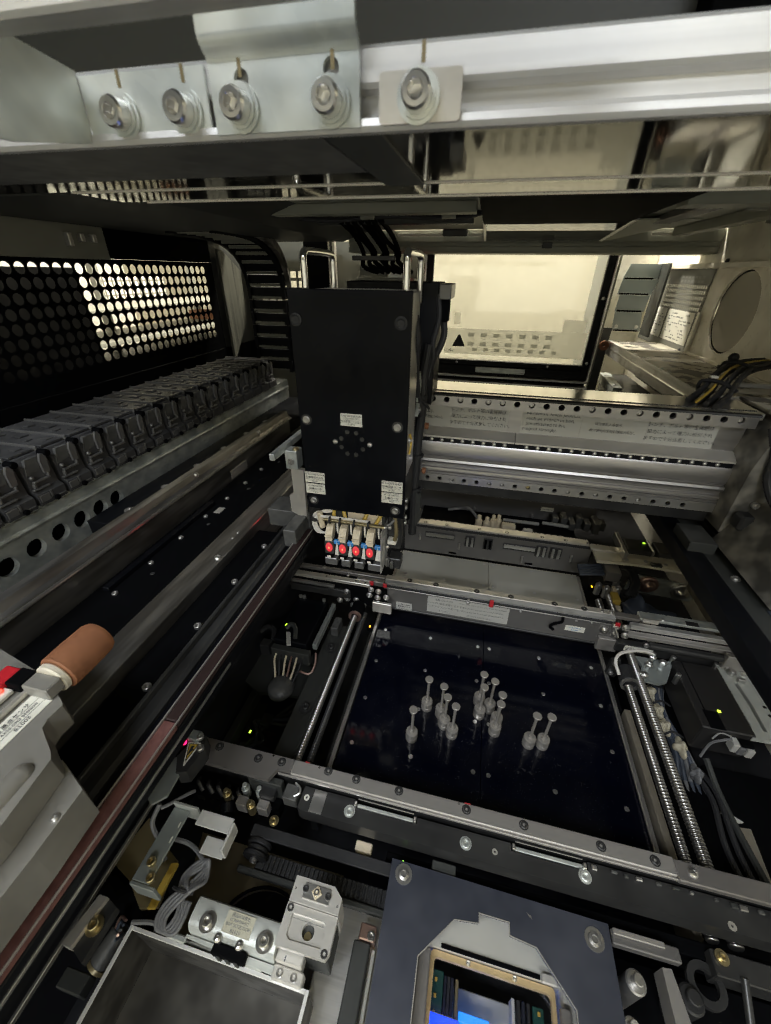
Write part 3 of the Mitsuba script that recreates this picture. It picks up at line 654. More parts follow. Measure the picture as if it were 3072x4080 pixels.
# ================================================================ gantry beam
gy = thing('gantry_beam', 'silver gantry beam across the machine with rows of holes and warning stickers', 'gantry')
part(gy, 'top_plate', bx(-0.30, 0.462, 0.757, 0.848, 0.4995, 0.510, 0.0006), {'type': 'ref', 'id': 'polished'}, False)
pri('polished', (0.80, 0.78, 0.74), 0.13, 0.95)
part(gy, 'rear_edge', bx(-0.30, 0.455, 0.8485, 0.858, 0.485, 0.509), 'black_paint')
part(gy, 'top_step', bx(-0.30, 0.455, 0.7690, 0.7715, 0.5101, 0.5112, 0), 'dark_steel')
part(gy, 'front_edge', pr([(0.7485, 0.5055), (0.7500, 0.5085), (0.7540, 0.5100), (0.7568, 0.5095), (0.7568, 0.5055)], -0.30, 0.455, 'x'), 'dark_steel', 30)
hx = [-0.078 + 0.0253 * i for i in range(21)]
hs = sbox(-0.25, 0.487, 0.452, 0.5053).difference(union_all([Point(x, 0.499).buffer(0.0053, quad_segs=4) for x in hx]))
part(gy, 'upper_rail', pr(hs, 0.7485, 0.7560, 'y'), 'gantry_alu', False)
part(gy, 'hole_backing', bx(-0.25, 0.45, 0.7562, 0.768, 0.4878, 0.5054, 0), 'matte_black')
for i in (2, 4, 5, 7, 11, 14, 17, 20):
    part(gy, 'hole_screw', socket_bolt((hx[i], 0.7560, 0.499), -Y, 0.0042, 0.003, 12), 'steel')
part(gy, 'web', bx(-0.25, 0.452, 0.7682, 0.84, 0.438, 0.4868), 'gantry_alu')
part(gy, 'ledge', pr([(0.7420, 0.4300), (0.7420, 0.4265), (0.7680, 0.4265), (0.7680, 0.4400), (0.7640, 0.4400)], -0.25, 0.081, 'x'), 'rail_top', False)
part(gy, 'ledge', pr([(0.7420, 0.4300), (0.7420, 0.4265), (0.7680, 0.4265), (0.7680, 0.4400), (0.7640, 0.4400)], 0.0825, 0.452, 'x'), 'rail_top', False)
part(gy, 'screw_channel', bx(-0.25, 0.445, 0.7430, 0.80, 0.4175, 0.4262), 'black_paint')
for i in range(26):
    if i != 8:
        part(gy, 'channel_screw', pan_screw((-0.0745 + 0.0198 * i, 0.7428, 0.4225), -Y, 0.0040, 10), 'bright_steel')
prof = [(0.7445, 0.4172), (0.7420, 0.4120), (0.7405, 0.4000), (0.7415, 0.3900), (0.7450, 0.3850), (0.7385, 0.3835), (0.7365, 0.3790), (0.7395, 0.3745), (0.7450, 0.3735), (0.7450, 0.3650), (0.7400, 0.3640), (0.7395, 0.3600), (0.7435, 0.3590), (0.7435, 0.3560), (0.7400, 0.3550), (0.7400, 0.3505), (0.80, 0.3505), (0.80, 0.4172)]
part(gy, 'rail_body', pr(prof[::-1], -0.25, 0.448, 'x'), 'gantry_alu', 28)
lx = [-0.077 + 0.0248 * i for i in range(20)]
ls = sbox(-0.25, 0.3325, 0.447, 0.3500).difference(union_all([Point(x, 0.3410).buffer(0.0043, quad_segs=4) for x in lx]))
part(gy, 'lower_rail', pr(ls, 0.7390, 0.7450, 'y'), 'steel', False)
part(gy, 'hole_backing', bx(-0.25, 0.446, 0.7453, 0.79, 0.3330, 0.3498, 0), 'matte_black')
for i in (2, 5, 6, 8, 11, 13, 16):
    part(gy, 'hole_screw', socket_bolt((lx[i], 0.7450, 0.341), -Y, 0.0034, 0.002, 10), ['steel', 'brass'][i == 8])
part(gy, 'underside', pr([(0.748, 0.332), (0.752, 0.306), (0.84, 0.306), (0.84, 0.332)], -0.25, 0.447, 'x'), 'dark_steel')
JP = ['レンチ、ボルト等の金属類は', '磁力によって強力に吸引され', 'ますので十分注意してください。']
EN = ['Be careful. Metal product,', 'such as wrench or bolt,', 'are attracted to the', 'magnet strongly.']
CN = ['请注意勿入身扳手、', '螺钉等物品会受到强磁力吸引。']
yF = 0.7680
def gantry_sticker(x0, x1, lines, label):
    sticker(gy, (x0, yF, 0.4405), X, Z, x1 - x0 - 0.0008, 0.0455, lines, 'sticker_grey', 'warning_sticker', 'ink', label)
w = 0.108
gantry_sticker(-0.150, -0.0425, [(CN[0], 0.05, 0.027, 0.0042, 'j'), (CN[1], 0.0535, 0.0165, 0.0042, 'j')], 'warning sticker in Chinese, partly hidden by the head')
gantry_sticker(-0.0425, 0.0655, [(JP[0], 0.051, 0.0335, 0.0058, 'j'), (JP[1], 0.052, 0.021, 0.0058, 'j'), (JP[2], 0.055, 0.0085, 0.0058, 'j')], 'warning sticker in Japanese beside the head')
gantry_sticker(0.0890, 0.1940, [(EN[0], 0.054, 0.0375, 0.0056, 'e'), (EN[1], 0.050, 0.0275, 0.0056, 'e'), (EN[2], 0.043, 0.0175, 0.0056, 'e'), (EN[3], 0.0345, 0.0075, 0.0056, 'e')], 'warning sticker in English')
gantry_sticker(0.1940, 0.3035, [(CN[0], 0.046, 0.027, 0.0042, 'j'), (CN[1], 0.0535, 0.0150, 0.0042, 'j')], 'warning sticker in Chinese')
gantry_sticker(0.3035, 0.4130, [(JP[0], 0.051, 0.0335, 0.0058, 'j'), (JP[1], 0.052, 0.021, 0.0058, 'j'), (JP[2], 0.055, 0.0085, 0.0058, 'j')], 'warning sticker in Japanese at the right end')
gc = thing('gantry_carriage', 'blurred grey cast carriage that carries the right end of the gantry beam', 'carriage')
part(gc, 'body', pr([(0.445, 0.315), (0.66, 0.315), (0.66, 0.50), (0.50, 0.508), (0.470, 0.500), (0.452, 0.470), (0.446, 0.43)], 0.70, 0.87, 'y'), 'carriage_grey', 30)
pri('carriage_grey', P(lambda p, n, uv: mikit.mix((0.07, 0.067, 0.06), (0.27, 0.255, 0.225), mikit.smoothstep(0.3, 0.75, mikit.fbm(p.x * 34, p.y * 34, p.z * 34)))), 0.45, 0.3)
part(gc, 'arm', pr([(0.44, 0.30), (0.66, 0.30), (0.66, 0.445), (0.56, 0.43), (0.50, 0.395), (0.47, 0.36)], 0.52, 0.6995, 'y'), 'carriage_grey', 30)
part(gc, 'hose_plate', bx(0.47, 0.62, 0.72, 0.86, 0.5085, 0.514), 'shelf_dirty')
for p in ((0.50, 0.6, 0.405), (0.535, 0.66, 0.43)):
    part(gc, 'boss', trimesh.creation.icosphere(2, 0.016).apply_translation(p), 'carriage_grey', True)
for k in range(4):
    part(gc, 'hose', tb([(0.455 + 0.012 * k, 0.715, 0.50), (0.463 + 0.014 * k, 0.694 - 0.004 * k, 0.462), (0.470 + 0.018 * k, 0.690 - 0.01 * k, 0.42), (0.49 + 0.02 * k, 0.66 - 0.02 * k, 0.385), (0.52 + 0.02 * k, 0.60 - 0.02 * k, 0.405)], 0.006, 8), ['rubber', 'grey_cable', 'rubber', 'dark_grey'][k])
for x, y, z in ((0.462, 0.6985, 0.345), (0.475, 0.6985, 0.375), (0.505, 0.6985, 0.440), (0.500, 0.5195, 0.345), (0.56, 0.5195, 0.40)):
    part(gc, 'bolt', socket_bolt((x, y, z), -Y, 0.006, 0.006), 'steel')
part(gc, 'lug', bx(0.452, 0.475, 0.672, 0.6995, 0.335, 0.362, 0.004), 'dark_steel')
part(gc, 'cover', bx(0.50, 0.57, 0.585, 0.66, 0.40, 0.432, 0.006), 'carriage_grey')
gb = thing('gantry_end_block', 'small black block on the right frame under the gantry beam', 'block')
part(gb, 'block', bx(0.392, 0.435, 0.665, 0.73, 0.286, 0.308), 'dark_grey')
rf = thing('frame_rail', 'black frame rail running along the right side of the conveyors', 'rail')
part(rf, 'inner_bar', bx(0.383, 0.418, -0.10, 0.95, 0.262, 0.290), 'black_paint')
part(rf, 'top', bx(0.4185, 0.455, -0.10, 0.95, 0.250, 0.2885), 'dark_grey')
part(rf, 'outer_bar', bx(0.456, 0.64, 0.50, 0.95, 0.25, 0.298), 'dark_steel')
part(rf, 'bolt', pan_screw((0.438, 0.60, 0.2885), Z, 0.007), 'steel')
part(rf, 'label_strip', bx(0.446, 0.453, 0.44, 0.53, 0.2887, 0.2905), 'blue_cable')

# ================================================================ placement head
hd = thing('placement_head', 'tall black placement head with two chrome handles and four red lamps', 'placement head')
fpl = part(hd, 'front_plate', bx(-0.2585, -0.0915, 0.5500, 0.5555, 0.3510, 0.6810, 0.0008), 'head_black')
part(hd, 'side_plate', bx(-0.1045, -0.0915, 0.5558, 0.6180, 0.425, 0.6795), 'gantry_alu')
part(hd, 'side_plate', bx(-0.2585, -0.2450, 0.5558, 0.5780, 0.36, 0.6795), 'dark_steel')
part(hd, 'top_plate', bx(-0.2449, -0.1051, 0.5558, 0.665, 0.674, 0.6790), 'rail_top')
part(hd, 'body', bx(-0.2449, -0.1051, 0.5785, 0.700, 0.352, 0.6735), 'matte_black')
for x in (-0.241, -0.104):
    hdl = part(hd, 'handle', tb([(x, 0.572, 0.679), (x, 0.572, 0.700), (x, 0.572, 0.7155), (x, 0.5765, 0.7215), (x, 0.586, 0.7230), (x, 0.63, 0.7235), (x, 0.672, 0.7230), (x, 0.682, 0.7210), (x, 0.686, 0.7150), (x, 0.686, 0.700), (x, 0.686, 0.660)], 0.0046, 12), 'chrome', 40)
for x, z in ((-0.247, 0.507), (-0.106, 0.507), (-0.247, 0.367), (-0.106, 0.3655)):
    sc = part(hd, 'screw', socket_bolt((x, 0.5499, z), -Y, 0.0056, 0.0030, 16), 'steel')
    part(sc, 'washer', ring((x, 0.5499, z), -Y, 0.0045, 0.0084, 0.0006, 20), 'dark_steel')
for x in (-0.105, -0.2492):
    part(hd, 'plug', lathe([(0.0085, 0), (0.0085, 0.0012), (0.006, 0.0022), (0.0045, 0.0012), (0, 0.0012)], (x, 0.5499, 0.6445), -Y, 20), 'rubber')
for x, z in ((-0.183, 0.493), (-0.169, 0.4925), (-0.193, 0.482), (-0.160, 0.483), (-0.193, 0.468), (-0.159, 0.4675), (-0.184, 0.458), (-0.170, 0.4575)):
    part(hd, 'fan_hole', cat(ring((x, 0.5499, z), -Y, 0.0024, 0.0036, 0.0004, 14), lathe([(0.0024, 0.0002), (0.001, -0.0), (0, 0.0001)], (x, 0.5499, z), -Y, 12)), 'dark_steel')
for x in (-0.2028, -0.148):
    part(hd, 'fan_screw', pan_screw((x, 0.5499, 0.476), -Y, 0.0042), 'bright_steel')
yS = 0.5496
def head_sticker(x0, z0, w, h, lines, label, rules):
    sticker(hd, (x0, yS, z0), X, Z, w, h, lines, 'sticker', 'sticker', 'ink', label, rules)
head_sticker(-0.1928, 0.5025, 0.0335, 0.0190, [('FAN MOTOR FOR', 0.0168, 0.0142, 0.0026, 'e'), ('COOLING CPU', 0.0168, 0.0102, 0.0026, 'e'), ('CPU冷却用ファンモータ', 0.0168, 0.0062, 0.0026, 'j'), ('G-M01', 0.0168, 0.0016, 0.0022, 'e')], 'white sticker above the ring of holes', (0.0050,))
head_sticker(-0.2588, 0.4005, 0.0340, 0.0190, [('θ2-AXIS ORG SENSOR', 0.0168, 0.0138, 0.0022, 'e'), ('θ2軸原点センサ', 0.0168, 0.0078, 0.0032, 'j'), ('B1010', 0.0168, 0.0020, 0.0022, 'e')], 'upper white sticker in the lower left corner', (0.0058, 0.0175))
head_sticker(-0.2588, 0.3800, 0.0335, 0.0185, [('θ2-AXIS MOTOR', 0.0168, 0.0135, 0.0022, 'e'), ('θ2軸モータ', 0.0168, 0.0075, 0.0032, 'j'), ('M402', 0.0168, 0.0020, 0.0022, 'e')], 'lower white sticker in the lower left corner', (0.0056, 0.0170))
head_sticker(-0.1290, 0.3995, 0.0340, 0.0190, [('θ1-AXIS ORG SENSOR', 0.0168, 0.0138, 0.0022, 'e'), ('θ1軸原点センサ', 0.0168, 0.0078, 0.0032, 'j'), ('B1006', 0.0168, 0.0020, 0.0022, 'e')], 'upper white sticker in the lower right corner', (0.0058, 0.0175))
head_sticker(-0.1290, 0.3790, 0.0340, 0.0190, [('θ1-AXIS MOTOR', 0.0168, 0.0138, 0.0022, 'e'), ('θ1軸モータ', 0.0168, 0.0078, 0.0032, 'j'), ('M401', 0.0168, 0.0020, 0.0022, 'e')], 'lower white sticker in the lower right corner', (0.0058, 0.0175))
# the row of four vacuum sensors under the plate
part(hd, 'sensor_frame', bx(-0.232, -0.125, 0.558, 0.590, 0.245, 0.345), 'dark_grey')
part(hd, 'end_plate', bx(-0.1262, -0.1245, 0.532, 0.580, 0.243, 0.330), 'aluminium')
for i in range(4):
    x = -0.2210 + 0.0247 * i
    v = part(hd, 'vacuum_sensor', bx(x - 0.0085, x + 0.0085, 0.5375, 0.5575, 0.266, 0.294), 'dark_grey')
    lens = trimesh.creation.icosphere(3, 1.0)
    lens.apply_scale((0.0064, 0.0022, 0.0098))
    lens.apply_translation((x, 0.5372, 0.2810))
    led(v, 'lamp', lens, (1.0, 0.0, 0.018), 0.42)
    spot = trimesh.creation.icosphere(2, 1.0)
    spot.apply_scale((0.0010, 0.0010, 0.0018))
    spot.apply_translation((x + 0.0005, 0.5347, 0.2812))
    led(v, 'lamp_core', spot, (1.0, 0.16, 0.05), 2.4)
    part(v, 'button_box', bx(x - 0.0080, x + 0.0060, 0.5355, 0.5575, 0.2585, 0.2655), 'matte_black')
    part(v, 'button', bx(x - 0.0040, x + 0.0028, 0.5345, 0.5354, 0.2600, 0.2640), 'white_plastic')
    part(v, 'connector', pr([(0.5375, 0.2945), (0.5400, 0.3060), (0.5480, 0.3170), (0.5600, 0.3200), (0.5600, 0.3080), (0.5520, 0.2945)], x - 0.0068, x + 0.0058, 'x'), 'cream_plastic', False)
    part(v, 'connector_lip', bx(x - 0.0072, x + 0.0062, 0.5360, 0.5398, 0.3020, 0.3050), 'cream_plastic')
    part(v, 'plug', bx(x + 0.0098, x + 0.0195, 0.5420, 0.5550, 0.2965, 0.306), 'matte_black')
    part(v, 'lead', tb([(x + 0.0145, 0.549, 0.304), (x + 0.0142, 0.547, 0.314), (x + 0.0125, 0.552, 0.324), (x + 0.010, 0.556, 0.330)], 0.0016, 7), 'white_cable')
    part(v, 'number_tag', bx(x + 0.0092, x + 0.0203, 0.5365, 0.5550, 0.2890, 0.2972), 'blue_plastic')
    part(v, 'number', lettering([(str(4 - i), 0, 0, 0.0040, 'e')], (x + 0.0148, 0.5363, 0.2908), X, Z), 'white_plastic', False)
    part(v, 'white_block', pr([(x + 0.0092, 0.2640), (x + (0.0205 if i < 3 else 0.0225), 0.2640), (x + (0.0175 if i < 3 else 0.0225), 0.2880), (x + 0.0125, 0.2880)], 0.5395, 0.5560, 'y'), 'white_plastic', False)
    part(v, 'foot', bx(x - 0.0095 + 0.006 * (i > 0), x + 0.0140 + (0.008 if i == 3 else -0.001), 0.5365, 0.5580, 0.2420, 0.2575), 'feeder_light')
    part(v, 'nozzle', cy((x + 0.0135, 0.550, 0.2418), (x + 0.0135, 0.550, 0.2300), 0.0052, 14, 0.0042), 'matte_black')
part(hd, 'tie_bar', cy((-0.2300, 0.543, 0.3345), (-0.1215, 0.543, 0.3345), 0.0030, 12), 'brass')
part(hd, 'tie_bar_end', pan_screw((-0.1215, 0.543, 0.3345), X, 0.0048), 'bright_steel')
for k, x in enumerate((-0.2180, -0.1995, -0.1745, -0.1495)):
    part(hd, 'cable_tie', ring((x - 0.0013, 0.543, 0.3350), X, 0.0045, 0.0068, 0.0030, 12), 'rubber')
for k in range(4):
    part(hd, 'harness', tb([(-0.150, 0.545 + 0.001 * k, 0.3405 - 0.0012 * k), (-0.19, 0.545 + 0.001 * k, 0.3405 - 0.0012 * k), (-0.222, 0.546, 0.3395 - 0.0006 * k), (-0.2385 - 0.002 * k, 0.549, 0.3350), (-0.2480 - 0.0022 * k, 0.553, 0.3190), (-0.2430 - 0.0022 * k, 0.556, 0.3010 - 0.001 * k), (-0.2330, 0.558, 0.2960)], 0.0019, 7), 'white_cable')
    part(hd, 'harness', tb([(-0.212, 0.560, 0.352 - 0.0015 * k), (-0.226, 0.557, 0.347 - 0.0018 * k), (-0.2400 - 0.0018 * k, 0.556, 0.3400), (-0.2500 - 0.0018 * k, 0.557, 0.3270), (-0.2505, 0.560, 0.3150)], 0.0019, 7), 'white_cable')
part(hd, 'harness_tie', ring((-0.2510, 0.555, 0.3245), (0.15, 0, 1), 0.0055, 0.0085, 0.007, 12), 'rubber')
part(hd, 'yellow_tube', cy((-0.2395, 0.550, 0.3440), (-0.2360, 0.552, 0.3120), 0.0052, 12), 'cream_plastic')
for x0, x1 in ((-0.214, -0.213), (-0.1975, -0.189), (-0.1550, -0.1640), (-0.1310, -0.1410)):
    part(hd, 'yellow_strap', tb([(x0, 0.557, 0.3500), (x0 * 0.6 + x1 * 0.4, 0.552, 0.341), (x1, 0.549, 0.3300)], 0.0032, 7), 'yellow_plastic')
part(hd, 'sensor_plate', bx(-0.19, -0.13, 0.5565, 0.5578, 0.330, 0.350), 'cream_plastic')
part(hd, 'hose', tb([(-0.1085, 0.560, 0.3500), (-0.1060, 0.558, 0.335), (-0.1040, 0.556, 0.318), (-0.1065, 0.556, 0.302)], 0.0034, 8), 'gold_film')
part(hd, 'grey_lead', tb([(-0.108, 0.558, 0.343), (-0.114, 0.552, 0.337), (-0.1225, 0.548, 0.3330)], 0.0022, 7), 'grey_cable')
part(hd, 'side_block', bx(-0.123, -0.100, 0.575, 0.60, 0.270, 0.345), 'dark_steel')
part(hd, 'side_clip', bx(-0.121, -0.105, 0.560, 0.575, 0.2880, 0.2965), 'white_plastic')
part(hd, 'side_arm', bx(-0.118, -0.096, 0.560, 0.585, 0.236, 0.258), 'dark_steel')
part(hd, 'side_fitting', cat(cy((-0.119, 0.556, 0.244), (-0.119, 0.556, 0.262), 0.004, 10), cy((-0.111, 0.556, 0.240), (-0.111, 0.556, 0.254), 0.003, 10)), 'bright_steel')
for x, z in ((-0.1165, 0.3260), (-0.1200, 0.2840)):
    part(hd, 'fitting_screw', pan_screw((x, 0.558, z), -Y, 0.0040), 'bright_steel')
for z in (0.379, 0.366, 0.347, 0.336):
    part(hd, 'edge_screw', pan_screw((-0.0912, 0.5640, z), X, 0.0042), 'bright_steel')
part(hd, 'yellow_wire', tb([(-0.0905, 0.572, 0.490), (-0.0890, 0.576, 0.480), (-0.0890, 0.576, 0.470), (-0.0905, 0.571, 0.457)], 0.0016, 6), 'yellow_plastic')
for z in (0.480, 0.457):
    part(hd, 'wire_screw', pan_screw((-0.0900, 0.5725, z), (1, -1, 0), 0.003), 'bright_steel')
# behind the front box
part(hd, 'rear_box', bx(-0.225, -0.0760, 0.702, 0.790, 0.50, 0.6880), 'black_paint')
part(hd, 'rear_cap', bx(-0.0755, -0.0570, 0.70, 0.78, 0.6650, 0.6860), 'feeder_light')
part(hd, 'rear_connector', bx(-0.0755, -0.0590, 0.705, 0.73, 0.6330, 0.6648), 'matte_black')
part(hd, 'cable', tb([(-0.067, 0.715, 0.636), (-0.064, 0.715, 0.615), (-0.069, 0.712, 0.595), (-0.078, 0.705, 0.575), (-0.086, 0.70, 0.545)], 0.0052, 8), 'rubber')
part(hd, 'cable', tb([(-0.078, 0.705, 0.672), (-0.073, 0.702, 0.640), (-0.080, 0.700, 0.605), (-0.078, 0.70, 0.58), (-0.088, 0.70, 0.54)], 0.0045, 8), 'rubber')
part(hd, 'cable', tb([(-0.095, 0.60, 0.65), (-0.090, 0.60, 0.62), (-0.094, 0.62, 0.58), (-0.092, 0.65, 0.52), (-0.092, 0.69, 0.48)], 0.005, 8), 'rubber')
part(hd, 'paper_flap', pr([(0.60, 0.640), (0.612, 0.672), (0.628, 0.676), (0.637, 0.655), (0.632, 0.630), (0.615, 0.622)], -0.0960, -0.0945, 'x'), 'sticker_grey', False)
part(hd, 'side_bracket', pr([(0.640, 0.520), (0.665, 0.515), (0.672, 0.548), (0.655, 0.566), (0.640, 0.560)], -0.094, -0.091, 'x'), 'zinc', False)
part(hd, 'side_bracket', pr([(0.63, 0.500), (0.665, 0.500), (0.665, 0.5145), (0.64, 0.5185)], -0.0935, -0.089, 'x'), 'zinc', False)
part(hd, 'bracket_screw', pan_screw((-0.0890, 0.645, 0.507), X, 0.0045), 'steel')
part(hd, 'carriage', bx(-0.2449, -0.1051, 0.701, 0.7350, 0.32, 0.499), 'dark_steel')
part(hd, 'carriage_edge', bx(-0.1048, -0.0985, 0.585, 0.735, 0.33, 0.60), 'dark_steel')
cl = [(-0.086, 0.70, 0.60), (-0.092, 0.695, 0.545), (-0.090, 0.69, 0.50), (-0.094, 0.69, 0.44), (-0.095, 0.69, 0.38), (-0.097, 0.69, 0.32), (-0.096, 0.69, 0.27), (-0.095, 0.688, 0.232)]
part(hd, 'cable_column', tb(cl, 0.0085, 10), 'rubber')
part(hd, 'cable_column', tb([(x - 0.010, y - 0.008, z) for x, y, z in cl[1:-1]], 0.0050, 8), 'matte_black')
for z in (0.515, 0.405, 0.335):
    part(hd, 'column_tie', ring((-0.093, 0.69, z), Z, 0.008, 0.0112, 0.005, 14), 'rubber')
part(hd, 'tie_tail', cat(tb([(-0.094, 0.683, 0.517), (-0.083, 0.683, 0.506), (-0.077, 0.685, 0.498)], 0.0022, 6), tb([(-0.10, 0.683, 0.520), (-0.090, 0.682, 0.512), (-0.082, 0.682, 0.505)], 0.003, 6)), 'rubber')
for z in (0.462, 0.373):
    part(hd, 'brass_fitting', cy((-0.0845, 0.70, z), (-0.0775, 0.70, z), 0.006, 10), 'orange_rubber')
part(hd, 'column_foot', pr([(-0.108, 0.330), (-0.082, 0.330), (-0.080, 0.270), (-0.095, 0.240), (-0.104, 0.260)], 0.684, 0.6955, 'y'), 'dark_grey', False)
# ================================================================ bed plates, pins, conveyor rails
def bed(label, y0, y1, seam, rows, cols, mat='black_bed'):
    t = thing('bed_plate', label, 'bed plate')
    part(t, 'half', bx(-0.153, seam - 0.0004, y0, y1, -0.012, 0, 0.0004), mat, False)
    part(t, 'half', bx(seam + 0.0004, 0.326, y0, y1, -0.012, 0, 0.0004), mat, False)
    for y in rows:
        for x in cols:
            if not (abs(x - 0.2) < 0.002 and abs(y - 0.452) < 0.002):
                part(t, 'screw', flat_screw((x, y, 0.0), Z, 0.0038, 12), 'bright_steel')
    return t
cols = (-0.1355, -0.032, 0.072, 0.0965, 0.200, 0.304)
b1 = bed('glossy black bed plate in front that carries the support pins', 0.275, 0.728, 0.0842, (0.3645, 0.452, 0.539, 0.626), cols)
b2 = bed('bed plate behind the middle rail, its window reflection put into a pale satin colour', 0.752, 0.936, 0.0932, (0.8345, 0.9245), [c + 0.009 for c in cols], 'bed_window_glow')
part(b2, 'front_strip', pr([(-0.150, 0.745), (0.330, 0.745), (0.330, 0.776), (0.190, 0.776), (0.188, 0.784), (0.05, 0.788), (0.048, 0.782), (-0.03, 0.784), (-0.032, 0.792), (-0.150, 0.792)], 0.0003, 0.0012), 'black_bed', False)  # painted dark band where the bright reflection on the bed ends
part(b1, 'edge_strip', bx(-0.1630, -0.1555, 0.26, 0.72, -0.02, 0.003), 'steel')
part(b1, 'edge_strip', bx(0.3275, 0.3350, 0.26, 0.72, -0.02, 0.001), 'steel')
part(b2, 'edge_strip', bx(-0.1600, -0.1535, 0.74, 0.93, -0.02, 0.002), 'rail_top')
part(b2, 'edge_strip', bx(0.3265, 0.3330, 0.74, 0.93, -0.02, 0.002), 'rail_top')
PINS = [(-0.036, 0.396, 'leftmost support pin on the black bed'), (-0.018, 0.459, 'support pin rearmost of the left cluster on the bed'), (0.009, 0.451, 'support pin second from the rear in the left cluster'),
        (0.017, 0.432, 'support pin just before the second one of the left cluster'), (0.032, 0.418, 'support pin at the right front of the left cluster'), (0.077, 0.492, 'support pin farthest back on the black bed'),
        (0.096, 0.482, 'support pin right beside the farthest one on the bed'), (0.078, 0.466, 'support pin straight in front of the farthest one'), (0.1085, 0.458, 'support pin rear right of the middle cluster, one behind another'),
        (0.1055, 0.440, 'support pin nearest the camera in the middle cluster'), (0.163, 0.432, 'left one of the two support pins on the right'), (0.186, 0.4355, 'rightmost support pin on the black bed')]
for x, y, lb in PINS:
    t = thing('support_pin', lb, 'pin', 'support pins on the bed')
    part(t, 'base', lathe([(0.0100, 0), (0.0103, 0.0006), (0.0103, 0.0085), (0.0098, 0.0090), (0.0098, 0.0105), (0.0103, 0.0110), (0.0103, 0.0205), (0.0092, 0.0222), (0.0045, 0.0226), (0.0040, 0.0280), (0, 0.0280)], (x, y, 0.0), Z, 22), 'pin_steel')
    part(t, 'rod', cy((x, y, 0.0282), (x, y, 0.0798), 0.0026, 12), 'pin_steel')
    part(t, 'head', lathe([(0.0026, 0), (0.0070, 0.0004), (0.0072, 0.0030), (0.0066, 0.0036), (0.0012, 0.0037), (0, 0.0034)], (x, y, 0.0800), Z, 20), 'pin_steel')
pri('pin_steel', (0.34, 0.32, 0.295), 0.34, 0.5)
pri('screw_steel', (0.40, 0.39, 0.38), 0.24, 0.95)

def rail_bolts(p, pts, z, r=0.0050):
    for x, y in pts:
        part(p, 'bolt', cat(ring((x, y, z), Z, r, r * 1.32, 0.0004, 18), socket_bolt((x, y, z - 0.001), Z, r * 0.92, 0.0022, 14)), 'dark_steel')
# front rail
r1 = thing('conveyor_rail', 'front conveyor rail, a grey steel strip with flush bolts before the bed', 'conveyor rail')
part(r1, 'top_strip', pr([(-0.345, 0.270), (-0.345, 0.238), (-0.214, 0.2375), (-0.207, 0.2525), (-0.188, 0.2525), (-0.188, 0.2700)], 0.092, 0.100), 'rail_dark', False)
pri('rail_dark', (0.24, 0.225, 0.215), 0.38, 0.55)
#mid
pri('rail_mid', (0.42, 0.40, 0.38), 0.36, 0.6)
part(r1, 'cover_strip', bx(-0.1876, 0.30, 0.2515, 0.2705, 0.092, 0.1012), 'rail_mid')
part(r1, 'cover_strip', bx(0.3004, 0.50, 0.2480, 0.2690, 0.092, 0.1008), 'rail_dark')
part(r1, 'lip', bx(-0.205, 0.50, 0.2492, 0.2512, 0.093, 0.0975), 'rail_mid')
part(r1, 'web', bx(-0.345, 0.50, 0.2545, 0.2675, -0.01, 0.0918), 'dark_steel')
rail_bolts(r1, [(-0.303, 0.262), (-0.240, 0.260), (-0.205, 0.263)], 0.100, 0.0046)
rail_bolts(r1, [(-0.136, 0.266), (-0.095, 0.265), (-0.035, 0.2645), (0.055, 0.263), (0.127, 0.2625), (0.218, 0.2615), (0.278, 0.2610)], 0.1012, 0.0044)
for x in (0.318, 0.41):
    part(r1, 'bolt', pan_screw((x, 0.259, 0.1008), Z, 0.0055), 'bright_steel')
for x in (-0.2200, -0.150, 0.045):
    part(r1, 'pin_hole', lathe([(0.0014, 0.0004), (0.001, 0), (0, 0)], (x, 0.2675, 0.1012), Z, 8), 'matte_black')
part(r1, 'red_mark', bx(0.052, 0.060, 0.2706, 0.2712, 0.096, 0.101), 'red_plastic')
part(r1, 'red_mark', bx(-0.172, -0.166, 0.2706, 0.2712, 0.096, 0.101), 'red_plastic')
# second bar with the transport belt guides
r2 = thing('guide_bar', 'dark bar with large bolts in front of the front conveyor rail', 'bar')
part(r2, 'bar', pr([(-0.166, 0.2500), (-0.166, 0.2230), (-0.160, 0.2210), (0.52, 0.2210), (0.52, 0.2500), (0.205, 0.2500), (0.205, 0.2400), (0.114, 0.2400), (0.114, 0.2480), (-0.006, 0.2480), (-0.006, 0.2405), (-0.092, 0.2405), (-0.092, 0.2500)], 0.055, 0.080), 'dark_steel', False)
part(r2, 'end_cap', bx(-0.150, -0.132, 0.2218, 0.2490, 0.0803, 0.0812), 'steel')
for x in (-0.096, 0.058, 0.200):
    part(r2, 'bolt', cat(ring((x, 0.2345, 0.0802), Z, 0.0058, 0.0075, 0.0005, 22), socket_bolt((x, 0.2345, 0.0795), Z, 0.0056, 0.0032, 18)), 'zinc')
part(r2, 'eyelet', ring((-0.158, 0.2365, 0.0802), Z, 0.0015, 0.0038, 0.0008, 16), 'white_plastic')
part(r2, 'eyelet', ring((0.094, 0.2340, 0.0802), Z, 0.0013, 0.0034, 0.0008, 16), 'rail_top')
part(r2, 'eyelet', ring((0.352, 0.2260, 0.0802), Z, 0.0013, 0.0042, 0.0008, 16), 'rail_top')
